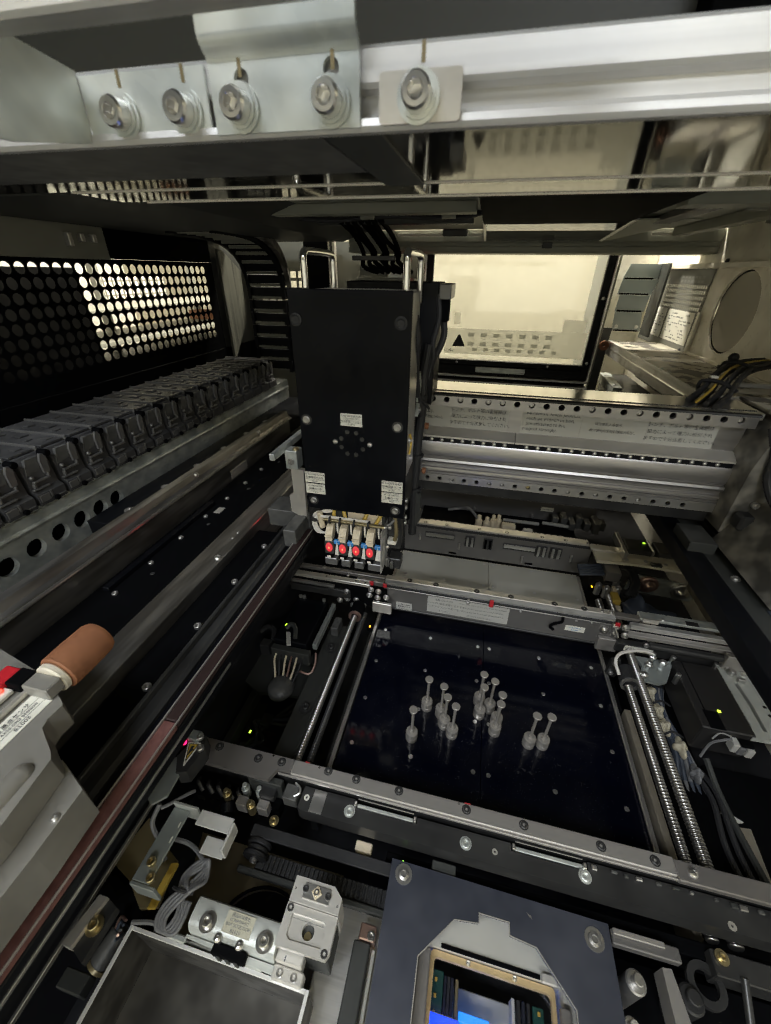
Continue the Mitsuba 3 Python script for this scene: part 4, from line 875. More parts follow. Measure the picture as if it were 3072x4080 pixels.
for x0, x1 in ((-0.088, -0.011), (0.119, 0.199)):
    g = part(r2, 'sensor_strip', bx(x0, x1, 0.2418, 0.2468, 0.070, 0.079), 'zinc')
    part(g, 'end_clip', bx(x0 - 0.004, x0 - 0.0003, 0.2410, 0.2475, 0.070, 0.084), 'bright_steel')
    part(g, 'end_clip', bx(x1 + 0.0003, x1 + 0.004, 0.2410, 0.2475, 0.070, 0.084), 'bright_steel')
    part(g, 'wire', cy((x0, 0.2500, 0.083), (x1, 0.2500, 0.083), 0.0008, 6), 'steel')
for k in range(16):
    x = 0.21 + 0.018 * k + rng.uniform(-0.006, 0.006)
    part(r2, 'chip', bx(x, x + rng.uniform(0.003, 0.008), 0.2435 + rng.uniform(-0.002, 0.002), 0.2475, 0.0803, 0.084), ['steel', 'mottled', 'dark_grey'][k % 3])
cw2 = thing('end_sensor', 'small dark sensor clamp at the left end of the dark guide bar', 'sensor')
part(cw2, 'body', bx(-0.190, -0.170, 0.2270, 0.2460, 0.065, 0.086), 'mottled')
part(cw2, 'clip', tb([(-0.178, 0.247, 0.088), (-0.169, 0.242, 0.089), (-0.168, 0.236, 0.088), (-0.174, 0.232, 0.086)], 0.0016, 6), 'steel')
part(cw2, 'block', bx(-0.2280, -0.205, 0.2280, 0.2470, 0.060, 0.072), 'dark_steel')

# middle rail
r3 = thing('conveyor_rail', 'middle conveyor rail with a label covered grey face and a bright top edge', 'conveyor rail')
part(r3, 'top_strip', bx(-0.150, 0.336, 0.6845, 0.7005, 0.090, 0.100), 'rail_top')
part(r3, 'edge_strip', pr([(0.6840, 0.0995), (0.6745, 0.0955), (0.6745, 0.0900), (0.6840, 0.0900)], -0.149, 0.336, 'x'), 'aluminium', False)
part(r3, 'belt', bx(-0.150, 0.330, 0.6705, 0.6740, 0.0885, 0.0925), 'rubber')
part(r3, 'belt_guide', bx(-0.140, 0.318, 0.6680, 0.6700, 0.0868, 0.0890), 'steel')
part(r3, 'face', bx(-0.150, 0.345, 0.6700, 0.6760, 0.0300, 0.0866), 'rail_face')
pri('rail_face', (0.17, 0.163, 0.158), 0.42, 0.45)
part(r3, 'lower_edge', bx(-0.150, 0.345, 0.6690, 0.6765, 0.0240, 0.0296), 'dark_steel')
rail_bolts(r3, [(-0.095, 0.692), (-0.035, 0.6915), (0.055, 0.6912), (0.128, 0.691), (0.218, 0.6908), (0.277, 0.690)], 0.1001, 0.0048)
for x in (0.312, 0.330):
    part(r3, 'bolt', pan_screw((x, 0.692, 0.100), Z, 0.0035), 'bright_steel')
part(r3, 'left_strip', bx(-0.375, -0.1505, 0.6860, 0.6975, 0.090, 0.0990), 'rail_dark')
part(r3, 'left_rail', bx(-0.372, -0.180, 0.6580, 0.6730, 0.088, 0.0965), 'rail_top')
part(r3, 'left_rail_screw', pan_screw((-0.300, 0.6915, 0.099), Z, 0.0048), 'steel')
part(r3, 'left_rail_screw', pan_screw((-0.238, 0.680, 0.0965), Z, 0.0045), 'bright_steel')
for x in (-0.285, -0.215, -0.192):
    part(r3, 'left_rail_screw', flat_screw((x, 0.6650, 0.0965), Z, 0.0022, 10), 'dark_steel')
part(r3, 'left_rod', cy((-0.372, 0.650, 0.083), (-0.262, 0.650, 0.083), 0.0048, 12), 'steel')
part(r3, 'left_rod', cy((-0.372, 0.641, 0.079), (-0.275, 0.641, 0.079), 0.0030, 10), 'dark_steel')
part(r3, 'left_beam', bx(-0.372, -0.225, 0.6500, 0.6570, 0.0520, 0.0740), 'dark_steel')
part(r3, 'drive_block', bx(-0.235, -0.142, 0.6560, 0.6690, 0.0350, 0.0850), 'matte_black')
part(r3, 'belt_cover', bx(-0.215, -0.150, 0.6700, 0.6835, 0.0860, 0.0985), 'rail_dark')
for x, z in ((-0.176, 0.088), (-0.159, 0.086), (-0.180, 0.071), (-0.161, 0.067), (-0.141, 0.072), (-0.234, 0.070), (-0.233, 0.048), (-0.212, 0.049), (-0.220, 0.031), (-0.195, 0.036), (-0.252, 0.040), (-0.160, 0.050)):
    part(r3, 'roller', cat(cy((x, 0.6560, z), (x, 0.6520, z), 0.0072, 16), socket_bolt((x, 0.6520, z), -Y, 0.0046, 0.003, 12)), 'steel')
part(r3, 'holder', bx(-0.172, -0.128, 0.6480, 0.6555, 0.0270, 0.0560), 'rail_top')
for x, z in ((0.319, 0.071), (0.337, 0.086), (0.341, 0.064), (0.355, 0.087), (0.360, 0.066)):
    part(r3, 'roller', cat(cy((x, 0.6698, z), (x, 0.6650, z), 0.0080, 16), socket_bolt((x, 0.6650, z), -Y, 0.0052, 0.003, 12)), 'bright_steel')
part(r3, 'holder', bx(0.312, 0.352, 0.6600, 0.6695, 0.0200, 0.0540), 'rail_mid')
part(r3, 'finger', cy((0.332, 0.664, 0.088), (0.342, 0.655, 0.068), 0.003, 8), 'bright_steel')
for x, z, sm in ((-0.147, 0.0965, 0), (0.0875, 0.0985, 1), (0.3380, 0.0930, 0), (-0.178, 0.0970, 0)):
    part(r3, 'red_tag', bx(x - 0.0045, x + 0.0045, 0.6640, 0.6680, z - (0.014 if sm else 0.006), z + 0.005), 'red_plastic')
part(r3, 'sensor_pin', cat(cy((0.039, 0.668, 0.080), (0.039, 0.668, 0.094), 0.0030, 10), cy((0.039, 0.668, 0.084), (0.039, 0.668, 0.088), 0.0045, 10)), 'steel')
part(r3, 'cable_hook', tb([(0.235, 0.668, 0.088), (0.234, 0.664, 0.078), (0.222, 0.664, 0.070), (0.214, 0.664, 0.060), (0.222, 0.664, 0.052)], 0.0030, 7), 'matte_black')
for x in (0.150, 0.262, 0.292):
    part(r3, 'face_screw', pan_screw((x, 0.6698, 0.082), -Y, 0.003), 'steel')
sticker(r3, (-0.1205, 0.6698, 0.0270), X, Z, 0.0370, 0.0235, [('1-2 RAIL SENSOR', 0.0185, 0.0165, 0.0024, 'e'), ('基板検出センサ', 0.0185, 0.0100, 0.0030, 'j'), ('B1201 B1202', 0.0185, 0.0035, 0.0024, 'e')], 'sticker_grey', 'sticker', 'ink', 'small white sticker at the left end of the rail face')
LN = []
for k, t_ in enumerate(['注意 CAUTION', 'コンベアの幅を変更するときは', 'バックアップピンを取り除いて', 'ください。']):
    LN.append((t_, 0.036 + 0.004 * (k > 0), 0.0365 - 0.0105 * k, 0.0045, 'j'))
for k, t_ in enumerate(['When the width of the conveyor is changed,', 'remove the support pins from the bed', 'before the rail is moved. Otherwise the', 'pins may be damaged.']):
    LN.append((t_, 0.122 - 0.006 * (k == 3), 0.0365 - 0.0105 * k, 0.0036, 'e'))
sticker(r3, (-0.0490, 0.6698, 0.0375), X, Z, 0.1770, 0.0465, LN, 'sticker_grey', 'sticker', 'ink_grey', 'long worn grey notice sticker on the rail face')
sticker(r3, (0.2455, 0.6698, 0.0510), X, Z, 0.0390, 0.0150, [('RAIL SENSOR', 0.0195, 0.0088, 0.0026, 'e'), ('B1203', 0.0195, 0.0030, 0.0030, 'e')], 'sticker', 'sticker', 'blue_plastic', 'small white sticker near the right end of the rail face')
# right extension of the middle rail
part(r3, 'right_strip', bx(0.3365, 0.385, 0.6850, 0.7000, 0.090, 0.0985), 'rail_dark')
part(r3, 'right_plate', bx(0.3852, 0.610, 0.6890, 0.7110, 0.0930, 0.1000), 'zinc')
part(r3, 'plate_clip', bx(0.388, 0.418, 0.6830, 0.6885, 0.0930, 0.1040), 'rail_top')
part(r3, 'plate_clip', bx(0.470, 0.492, 0.6885, 0.7000, 0.1003, 0.1015), 'dark_steel')
part(r3, 'right_bar', bx(0.365, 0.600, 0.6700, 0.6818, 0.0820, 0.0935), 'aluminium')
part(r3, 'right_bar', bx(0.360, 0.600, 0.6560, 0.6690, 0.0720, 0.0815), 'rail_mid')
part(r3, 'right_shaft', cy((0.40, 0.652, 0.064), (0.575, 0.652, 0.064), 0.0075, 14), 'dark_steel')
part(r3, 'right_cover', bx(0.345, 0.600, 0.6530, 0.6690, 0.0330, 0.0550), 'dark_steel')
part(r3, 'end_bracket', bx(0.53, 0.61, 0.640, 0.6520, 0.040, 0.082), 'rail_mid')
part(r3, 'end_bolt', socket_bolt((0.564, 0.6398, 0.066), -Y, 0.0075, 0.005), 'steel')
part(r3, 'end_bolt', socket_bolt((0.540, 0.6398, 0.050), -Y, 0.0060, 0.004), 'steel')
for x, y in ((0.428, 0.6930), (0.566, 0.700)):
    part(r3, 'plate_screw', pan_screw((x, y, 0.1000), Z, 0.0045), 'bright_steel')
for x, z in ((0.396, 0.064), (0.431, 0.066), (0.37, 0.046)):
    part(r3, 'cover_screw', socket_bolt((x, 0.6528, z), -Y, 0.0050, 0.004), 'steel')
sticker(r3, (0.3600, 0.6525, 0.0400), X, Z, 0.0530, 0.0140, [('BELT DRIVE UNIT B1204', 0.0265, 0.0052, 0.0030, 'e')], 'sticker', 'sticker', 'ink_grey', 'white strip sticker on the right extension of the rail')

# rear rail
r4 = thing('conveyor_rail', 'rear conveyor rail with a cream lit top and slotted fittings on its face', 'conveyor rail')
part(r4, 'top_strip', bx(-0.125, 0.336, 0.9390, 0.9640, 0.0930, 0.1000), 'rail_top')
part(r4, 'top_strip', bx(0.3365, 0.415, 0.9240, 0.9480, 0.0930, 0.1000), 'rail_top')
part(r4, 'belt', bx(-0.125, 0.336, 0.9362, 0.9388, 0.0880, 0.0955), 'rubber')
part(r4, 'face', bx(-0.150, 0.345, 0.9380, 0.9440, 0.0050, 0.0875), 'rail_face')
for x in (-0.094, -0.035, 0.055, 0.128, 0.219, 0.278, 0.335):
    part(r4, 'bolt', ring((x, 0.9470, 0.1001), Z, 0.0030, 0.0050, 0.0004, 16), 'dark_steel')
for k in range(22):
    x = -0.085 + 0.0165 * k
    if k not in (5, 6, 7, 8, 9, 10):
        part(r4, 'clip', pr([(x, 0.9645), (x + 0.008, 0.9690), (x + 0.016, 0.9645)], 0.0950, 0.0990), 'rail_mid', False)
for x0, x1, z0 in ((-0.0905, -0.0095, 0.0585), (0.1235, 0.2070, 0.0540)):
    s = part(r4, 'window_slot', bx(x0, x1, 0.9340, 0.9378, z0, z0 + 0.0185), 'dark_steel')
    part(s, 'glass_bar', bx(x0 + 0.001, x1 - 0.001, 0.9312, 0.9338, z0 + 0.006, z0 + 0.0165), 'bright_steel')
for x0, x1, m in ((0.0205, 0.0465, 'steel'), (0.0700, 0.0945, 'matte_black'), (0.2085, 0.2360, 'steel'), (0.2440, 0.2740, 'steel')):
    s = part(r4, 'slotted_bracket', bx(x0, x1, 0.9330, 0.9378, 0.0450, 0.0790), 'dark_steel')
    for f in (0.12, 0.62):
        part(s, 'rib', bx(x0 + f * (x1 - x0), x0 + (f + 0.24) * (x1 - x0), 0.9285, 0.9328, 0.0480, 0.0770), m)
for x, z in ((-0.106, 0.058), (0.006, 0.044), (0.178, 0.030), (0.300, 0.055)):
    part(r4, 'peg', cy((x, 0.9340, z - 0.012), (x, 0.9340, z + 0.008), 0.0030, 10), 'steel')
for x in (-0.010, 0.199):
    part(r4, 'slot', bx(x - 0.0105, x + 0.0105, 0.9368, 0.9379, 0.0110, 0.0165, 0), 'matte_black')
part(r4, 'right_plate', pr([(0.345, 0.9235), (0.345, 0.885), (0.44, 0.893), (0.58, 0.885), (0.60, 0.80), (0.62, 0.80), (0.62, 0.935), (0.345, 0.935)], 0.085, 0.0925), 'plate_cream', False)
for x, y in ((0.417, 0.905), (0.462, 0.908), (0.505, 0.905), (0.535, 0.900), (0.555, 0.880)):
    part(r4, 'plate_bolt', pan_screw((x, y, 0.0925), Z, 0.0052), 'steel')
part(r4, 'plate_block', bx(0.468, 0.492, 0.888, 0.900, 0.0928, 0.099), 'dark_grey')
dv = part(r4, 'drive', bx(0.405, 0.415, 0.90, 1.0, 0.093, 0.115), 'steel')
for x0, x1 in ((0.425, 0.482), (0.497, 0.545)):
    bxx = part(r4, 'drive_box', bx(x0, x1, 0.9360, 0.9880, 0.0600, 0.1050), 'dark_steel')
    part(bxx, 'side', bx(x1 + 0.0005, x1 + 0.006, 0.9360, 0.9880, 0.0600, 0.1070), 'steel')
led(r4, 'green_lamp', bx(0.4690, 0.4750, 0.970, 0.975, 0.1052, 0.1072), (0.45, 1.0, 0.05), 0.9)
part(r4, 'roller_plate', pr([(0.450, 0.042), (0.612, 0.030), (0.604, -0.020), (0.445, -0.010)], 0.9190, 0.9235, 'y'), 'zinc', False)
for x, z, m in ((0.492, 0.018, 'copper'), (0.571, 0.010, 'bright_steel')):
    part(r4, 'knob', lathe([(0.024, 0), (0.024, 0.006), (0.021, 0.008), (0.017, 0.008), (0.014, 0.014), (0.006, 0.020), (0, 0.020)], (x, 0.9188, z), -Y, 24), m)
pri('copper', (0.62, 0.42, 0.36), 0.3, 0.9)
# pneumatic fittings and the plate behind
pf = thing('air_fittings', 'cluster of cream air fittings and tubes behind the rear conveyor rail', 'fittings')
for x, y, r in ((0.052, 1.000, 0.010), (0.074, 0.995, 0.010), (0.092, 1.010, 0.009), (0.107, 1.015, 0.009)):
    part(pf, 'fitting', cat(cy((x, y, 0.070), (x, y, 0.098), r, 14), cy((x, y, 0.098), (x, y, 0.112), r * 0.6, 12)), 'cream_plastic')
for x in (0.125, 0.143):
    part(pf, 'fitting', bx(x - 0.010, x + 0.010, 0.985, 1.005, 0.07, 0.098), 'cream_plastic')
part(pf, 'tube', tb([(0.05, 1.0, 0.10), (0.02, 1.03, 0.115), (0.0, 1.05, 0.10), (-0.04, 1.05, 0.09)], 0.004, 7), 'grey_cable')
part(pf, 'tube', cy((0.12, 1.03, 0.09), (0.22, 1.03, 0.09), 0.005, 8), 'ink_grey')
part(pf, 'tube', cy((0.23, 1.04, 0.09), (0.30, 1.035, 0.09), 0.005, 8), 'ink_grey')
part(pf, 'tray', bx(-0.12, 0.33, 0.975, 1.12, 0.01, 0.055), 'matte_black')
part(pf, 'white_block', bx(0.175, 0.20, 0.985, 1.0, 0.055, 0.09), 'sticker_grey')
rb = thing('rear_plate', 'grey plate with a small sticker under the far side of the gantry', 'plate')
part(rb, 'plate', bx(-0.16, 0.40, 1.1500, 1.1560, 0.020, 0.0985), 'rail_face')
part(rb, 'lip', bx(-0.16, 0.47, 1.1455, 1.1560, 0.0990, 0.1025), 'aluminium')
sticker(rb, (0.2405, 1.1498, 0.068), X, Z, 0.0375, 0.0145, [('WARNING', 0.0185, 0.005, 0.004, 'e')], 'sticker', 'sticker', 'ink_grey', 'small pale sticker')
for x, z in ((0.04, 0.050), (0.218, 0.050), (0.118, 0.026)):
    part(rb, 'peg', cy((x, 1.1490, z), (x, 1.1400, z), 0.005, 10), 'steel')
part(rb, 'clutter', cat(*[bx(0.27 + 0.022 * k, 0.287 + 0.022 * k, 1.10 - 0.012 * (k % 3), 1.13, 0.05, 0.075 + 0.01 * (k % 2)) for k in range(7)]), 'mottled', False)

# ball screws
def thread(p0, p1, r, pitch):
    p0, p1 = np.asarray(p0, float), np.asarray(p1, float)
    L = np.linalg.norm(p1 - p0)
    prof = [(0, 0)]
    for k in range(int(L / pitch)):
        a = k * pitch
        prof += [(r * 0.80, a), (r * 0.97, a + 0.25 * pitch), (r, a + 0.5 * pitch), (r * 0.97, a + 0.72 * pitch), (r * 0.80, a + 0.95 * pitch)]
    return lathe(prof + [(0, L)], p0, p1 - p0, 14)
def ball_screw(label, x, z, y0, y1, r, mat='screw_steel', pitch=0.0047):
    t = thing('ball_screw', label, 'ball screw')
    part(t, 'thread', thread((x, y0, z), (x, y1, z), r, pitch), mat, 45)
    return t
s1 = ball_screw('long ball screw left of the bed, the bright upper one of the pair', -0.203, 0.040, 0.26, 0.615, 0.0068)
part(s1, 'nut', cy((-0.203, 0.6155, 0.040), (-0.203, 0.650, 0.040), 0.0150, 20), 'matte_black')
part(s1, 'nut_ring', ring((-0.203, 0.6100, 0.040), Y, 0.009, 0.0145, 0.005, 20), 'copper')
ball_screw('dim ball screw close beside the bright one left of the bed', -0.186, 0.030, 0.26, 0.64, 0.0060, 'dark_steel')
s2 = ball_screw('inner one of the two ball screws right of the bed, with the nut', 0.346, 0.040, 0.22, 0.567, 0.0072)
part(s2, 'nut', cy((0.352, 0.572, 0.036), (0.352, 0.607, 0.036), 0.0160, 22), 'rubber')
part(s2, 'nut_ring', ring((0.352, 0.5685, 0.036), Y, 0.012, 0.0168, 0.0035, 22), 'steel')
part(s2, 'nut_flange', pr([(0.325, 0.010), (0.342, 0.004), (0.350, 0.030), (0.340, 0.056), (0.326, 0.050)], 0.608, 0.616, 'y'), 'dark_steel')
for z in (0.018, 0.045):
    part(s2, 'flange_bolt', socket_bolt((0.332, 0.6078, z), -Y, 0.0045, 0.004, 12), 'steel')
ball_screw('outer one of the two ball screws right of the bed', 0.3705, 0.040, 0.22, 0.660, 0.0082)
ball_screw('short outer ball screw showing behind the middle rail', 0.3765, 0.028, 0.72, 0.868, 0.0085)
ball_screw('short inner ball screw showing behind the middle rail', 0.352, 0.022, 0.72, 0.822, 0.0080)

# ---------------------------------------------------------------- right of the bed
mt = thing('conveyor_motor', 'black motor box on a zinc plate right of the ball screws', 'motor')
part(mt, 'body', bx(0.443, 0.523, 0.500, 0.640, -0.012, 0.050, 0.002), 'motor_black')
pri('motor_black', (0.022, 0.021, 0.021), 0.42, 0.1)
part(mt, 'seam', bx(0.458, 0.4595, 0.502, 0.638, 0.0502, 0.0506, 0), 'matte_black')
for x, y in ((0.4455, 0.6420), (0.5215, 0.6430), (0.4400, 0.600)):
    part(mt, 'stud', cy((x, y, 0.030), (x, y, 0.056), 0.0045, 10), 'bright_steel')
led(mt, 'green_lamp', bx(0.4790, 0.4840, 0.5340, 0.5385, 0.0506, 0.0522), (0.7, 1.0, 0.05), 1.6)
part(mt, 'dark_corner', bx(0.455, 0.4775, 0.500, 0.534, 0.0503, 0.0515), 'matte_black')
part(mt, 'connector', bx(0.487, 0.4965, 0.484, 0.4995, 0.020, 0.040), 'sticker_grey')
part(mt, 'connector', bx(0.498, 0.508, 0.484, 0.4995, 0.016, 0.034), 'grey_cable')
part(mt, 'connector', bx(0.509, 0.520, 0.482, 0.4995, 0.016, 0.034), 'sticker_grey')
part(mt, 'connector_tab', bx(0.500, 0.518, 0.486, 0.4990, 0.0345, 0.040), 'matte_black')
part(mt, 'lead', tb([(0.487, 0.494, 0.040), (0.475, 0.492, 0.036), (0.462, 0.492, 0.020), (0.455, 0.485, -0.01)], 0.0022, 6), 'grey_cable')
part(mt, 'lead', tb([(0.486, 0.496, 0.044), (0.472, 0.500, 0.042), (0.462, 0.495, 0.030)], 0.0014, 6), 'ink_grey')
pw = thing('mount_plate', 'bright zinc mounting plate with a long slot beside the right motor', 'plate')
part(pw, 'plate', pr(Polygon([(0.524, 0.648), (0.64, 0.652), (0.64, 0.50), (0.565, 0.500), (0.516, 0.4985), (0.5245, 0.52)]).difference(Polygon([(0.538, 0.612), (0.545, 0.612), (0.548, 0.565), (0.546, 0.515), (0.540, 0.515), (0.541, 0.570)])), 0.040, 0.048), 'zinc_pale', False)
for x, y in ((0.548, 0.634), (0.566, 0.633)):
    part(pw, 'eyelet', ring((x, y, 0.0482), Z, 0.0030, 0.0058, 0.002, 16), 'bright_steel')
part(pw, 'fitting', cat(cy((0.541, 0.628, 0.045), (0.541, 0.628, 0.060), 0.005, 10), bx(0.545, 0.558, 0.612, 0.619, 0.048, 0.056)), 'steel')
for x, y in ((0.5665, 0.566), (0.5665, 0.549)):
    part(pw, 'hole', lathe([(0.0032, 0.0003), (0.002, 0), (0, 0)], (x, y, 0.0482), Z, 10), 'matte_black')
bk = thing('stay_bracket', 'greenish zinc stay plate with upright bolts behind the right ball screws', 'bracket')
part(bk, 'plate', pr([(0.378, 0.640), (0.448, 0.640), (0.420, 0.588), (0.404, 0.580), (0.372, 0.583), (0.385, 0.618)], 0.036, 0.042), 'zinc_green', False)
pri('zinc_green', (0.33, 0.36, 0.35), 0.38, 0.5)
for x, y, h_ in ((0.409, 0.664, 0.078), (0.404, 0.632, 0.066), (0.392, 0.612, 0.062), (0.378, 0.588, 0.056), (0.424, 0.628, 0.054)):
    part(bk, 'bolt', cat(cy((x, y, 0.040), (x, y, h_), 0.0042, 12), cy((x, y, h_ * 0.5 + 0.02), (x, y, h_ * 0.5 + 0.026), 0.0068, 6)), 'bright_steel')
one('white_cable', 'short white cable bent over the nut of the right ball screws', 'cable', tb([(0.330, 0.575, 0.052), (0.324, 0.592, 0.066), (0.331, 0.606, 0.071), (0.345, 0.616, 0.072), (0.365, 0.624, 0.072), (0.385, 0.6285, 0.071), (0.400, 0.627, 0.068)], 0.0030, 8), 'white_cable')
lv = thing('duct_strip', 'beige strip on the floor between the bed and the right ball screws', 'strip')
part(lv, 'strip', bx(0.352, 0.3635, 0.22, 0.552, -0.060, -0.012), 'duct_beige')
pri('duct_beige', P(lambda p, n, uv: mikit.mix((0.14, 0.125, 0.10), (0.26, 0.23, 0.18), mikit.fbm(p.x * 40, p.y * 40, p.z * 40))), 0.5)
pri('wrap_cream', (0.42, 0.38, 0.28), 0.5)
cr = thing('cable_loom', 'tangle of blue-grey cables and ties in the trough by the right motor', 'cables')
for k in range(9):
    o = 0.0045 * (k % 5) - 0.009
    q = 0.006 * (k // 5)
    part(cr, 'cable', tb([(0.446 + o, 0.668, -0.030 + q), (0.441 + o, 0.635, -0.028 + q), (0.432 + 0.8 * o, 0.605, -0.026 + q), (0.428 + 0.7 * o + 0.004 * (k % 2), 0.570, -0.030 + q), (0.436 + o, 0.535, -0.034 + q), (0.443 + 1.4 * o, 0.50, -0.040 + q), (0.446 + 2 * o, 0.46, -0.050), (0.445 + 2 * o, 0.40, -0.062)], 0.0036, 7), ['blue_cable', 'grey_cable', 'blue_cable'][k % 3])
for (x, y, sx, sy) in ((0.412, 0.612, 0.012, 0.016), (0.414, 0.572, 0.011, 0.014), (0.416, 0.540, 0.010, 0.014), (0.431, 0.505, 0.010, 0.015), (0.440, 0.462, 0.009, 0.012)):
    m = trimesh.creation.icosphere(3, 1.0)
    m.vertices *= 1 + 0.18 * (np.sin(m.vertices[:, :1] * 5 + x * 90) + np.cos(m.vertices[:, 1:2] * 6))
    m.apply_scale((sx, sy, 0.012))
    m.apply_translation((x + 0.006, y, -0.026))
    part(cr, 'wrap', m, ['wrap_cream', 'grey_cable'][y < 0.48], True)
for y in (0.622, 0.585, 0.522):
    part(cr, 'tie', tb([(0.413, y, -0.024), (0.428, y + 0.003, -0.014), (0.446, y, -0.020)], 0.002, 6), 'rubber')
part(cr, 'trough', bx(0.385, 0.470, 0.22, 0.70, -0.09, -0.05), 'matte_black')
fd = thing('far_right_trough', 'dark trough with scraps of pale tape at the lower right', 'trough')
part(fd, 'trough', bx(0.475, 0.60, 0.20, 0.495, -0.09, -0.045), 'matte_black')
part(fd, 'tape', pr([(0.470, 0.416), (0.476, 0.420), (0.498, 0.408), (0.486, 0.404)], -0.044, -0.040), 'sticker_grey', False)
part(fd, 'band', pr([(0.488, 0.400), (0.506, 0.402), (0.500, 0.33), (0.485, 0.30)], -0.0445, -0.043), 'duct_beige', False)
part(fd, 'cable', tb([(0.470, 0.49, -0.02), (0.476, 0.45, -0.035), (0.482, 0.40, -0.04), (0.490, 0.33, -0.04)], 0.005, 7), 'dark_grey')
for k in range(2):
    part(fd, 'cable', tb([(0.455 + 0.012 * k, 0.48, -0.045), (0.462 + 0.012 * k, 0.43 + 0.01 * (k % 2), -0.038), (0.455 + 0.016 * k, 0.36, -0.042), (0.470 + 0.014 * k, 0.28, -0.045)], 0.0045, 7), 'rubber')
rt_ = thing('cable_guide', 'ribbed black cable guide curving beside the rear conveyor rail', 'cable guide')
for k in range(4):
    part(rt_, 'cable', tb([(0.305, 0.855 + 0.011 * k, 0.066), (0.335, 0.858 + 0.011 * k, 0.070), (0.362, 0.866 + 0.011 * k, 0.068)], 0.0048, 8), 'blue_cable')
    part(rt_, 'cable', tb([(0.398, 0.918 - 0.009 * k, 0.074), (0.420, 0.915 - 0.009 * k, 0.072), (0.440 - 0.005 * k, 0.893 - 0.008 * k, 0.066), (0.442 - 0.006 * k, 0.860 - 0.004 * k, 0.055), (0.428 - 0.006 * k, 0.830, 0.04)], 0.0046, 8), 'rubber')
part(rt_, 'cover', bx(0.364, 0.398, 0.856, 0.905, 0.055, 0.082), 'rail_face')
for x, y in ((0.352, 0.845), (0.368, 0.836), (0.395, 0.842), (0.398, 0.868)):
    part(rt_, 'stud', cat(cy((x, y, 0.02), (x, y, 0.052), 0.0075, 12), socket_bolt((x, y, 0.052), Z, 0.005, 0.003, 10)), 'steel')
part(rt_, 'yellow_clip', bx(0.3765, 0.3930, 0.800, 0.832, 0.030, 0.045), 'yellow_plastic')
part(rt_, 'cream_plug', bx(0.382, 0.394, 0.836, 0.848, 0.03, 0.05), 'cream_plastic')
part(rt_, 'cream_plug', bx(0.378, 0.392, 0.780, 0.796, 0.02, 0.035), 'cream_plastic')
bd = thing('fabric_cover', 'dark blue-grey folded cover behind the right end of the middle rail', 'cover')
gx, gy_ = np.meshgrid(np.linspace(0.42, 0.548, 26), np.linspace(0.716, 0.862, 22), indexing='ij')
gz = -0.02 + 0.035 * np.exp(-((gx - 0.455) / 0.03) ** 2) + 0.010 * np.sin(gx * 140 + gy_ * 60) * np.exp(-((gx - 0.44) / 0.05) ** 2) + 0.006 * np.sin(gy_ * 90)
idx = np.arange(26 * 22).reshape(26, 22)
q = np.stack([idx[:-1, :-1], idx[1:, :-1], idx[1:, 1:], idx[:-1, 1:]], -1).reshape(-1, 4)
top = np.stack([gx, gy_, gz], -1).reshape(-1, 3)
part(bd, 'sheet', trimesh.Trimesh(top, np.vstack([q[:, [0, 1, 2]], q[:, [0, 2, 3]]]), process=False), 'blue_cable', True)
for x, y in ((0.405, 0.742), (0.418, 0.740), (0.428, 0.738), (0.438, 0.7360)):
    part(bd, 'ferrule', cy((x, y, 0.02), (x, y - 0.006, 0.048), 0.005, 10), 'bright_steel')
one('tan_strip', 'tan edge strip on the right running back beside the black frame rail', 'strip', bx(0.548, 0.562, 0.645, 0.87, 0.06, 0.098), 'duct_beige')

# ---------------------------------------------------------------- left of the bed
ml = thing('conveyor_motor', 'black motor box left of the bed with a green lamp and wire plugs', 'motor')
part(ml, 'body', bx(-0.352, -0.278, 0.512, 0.642, -0.02, 0.040, 0.002), 'black_paint')
led(ml, 'green_lamp', bx(-0.3420, -0.3390, 0.5490, 0.5560, 0.0404, 0.0416), (0.5, 1.0, 0.03), 1.8)
part(ml, 'side_strip', bx(-0.2665, -0.2570, 0.516, 0.640, 0.025, 0.040), 'zinc_green')
for x in (-0.345, -0.336, -0.287):
    part(ml, 'stud', cy((x, 0.642, 0.02), (x, 0.642, 0.046), 0.0042, 10), 'steel')
part(ml, 'plug_bar', bx(-0.352, -0.268, 0.497, 0.511, -0.005, 0.028), 'dark_grey')
for k in range(6):
    x = -0.341 + 0.0115 * k
    part(ml, 'wire', tb([(x, 0.499, 0.014), (x + 0.001, 0.486, 0.008), (x * 0.85 - 0.045, 0.474, -0.004), (x * 0.6 - 0.122, 0.455, -0.02)], 0.0022, 6), ['cream_plastic', 'rubber', 'cream_plastic', 'copper'][k % 4])
part(ml, 'plug', bx(-0.383, -0.362, 0.505, 0.525, -0.01, 0.02), 'dark_steel')
part(ml, 'plug', pr([(-0.330, 0.530), (-0.321, 0.532), (-0.307, 0.503), (-0.315, 0.500)], 0.0402, 0.046), 'sticker_grey', False)
part(ml, 'lead', tb([(-0.40, 0.545, 0.015), (-0.385, 0.552, 0.025), (-0.368, 0.545, 0.025), (-0.360, 0.525, 0.02)], 0.006, 7), 'rubber')
part(ml, 'lead', tb([(-0.334, 0.540, 0.046), (-0.325, 0.548, 0.052), (-0.312, 0.540, 0.050), (-0.305, 0.520, 0.044)], 0.005, 7), 'dark_grey')
part(ml, 'lead', tb([(-0.262, 0.520, 0.01), (-0.257, 0.500, 0.0), (-0.262, 0.482, -0.008), (-0.285, 0.482, -0.006)], 0.0025, 6), 'copper')
part(ml, 'gearbox', trimesh.creation.icosphere(3, 1.0).apply_transform(np.diag([0.026, 0.030, 0.018, 1.0])).apply_translation((-0.312, 0.450, -0.024)), 'mottled', True)
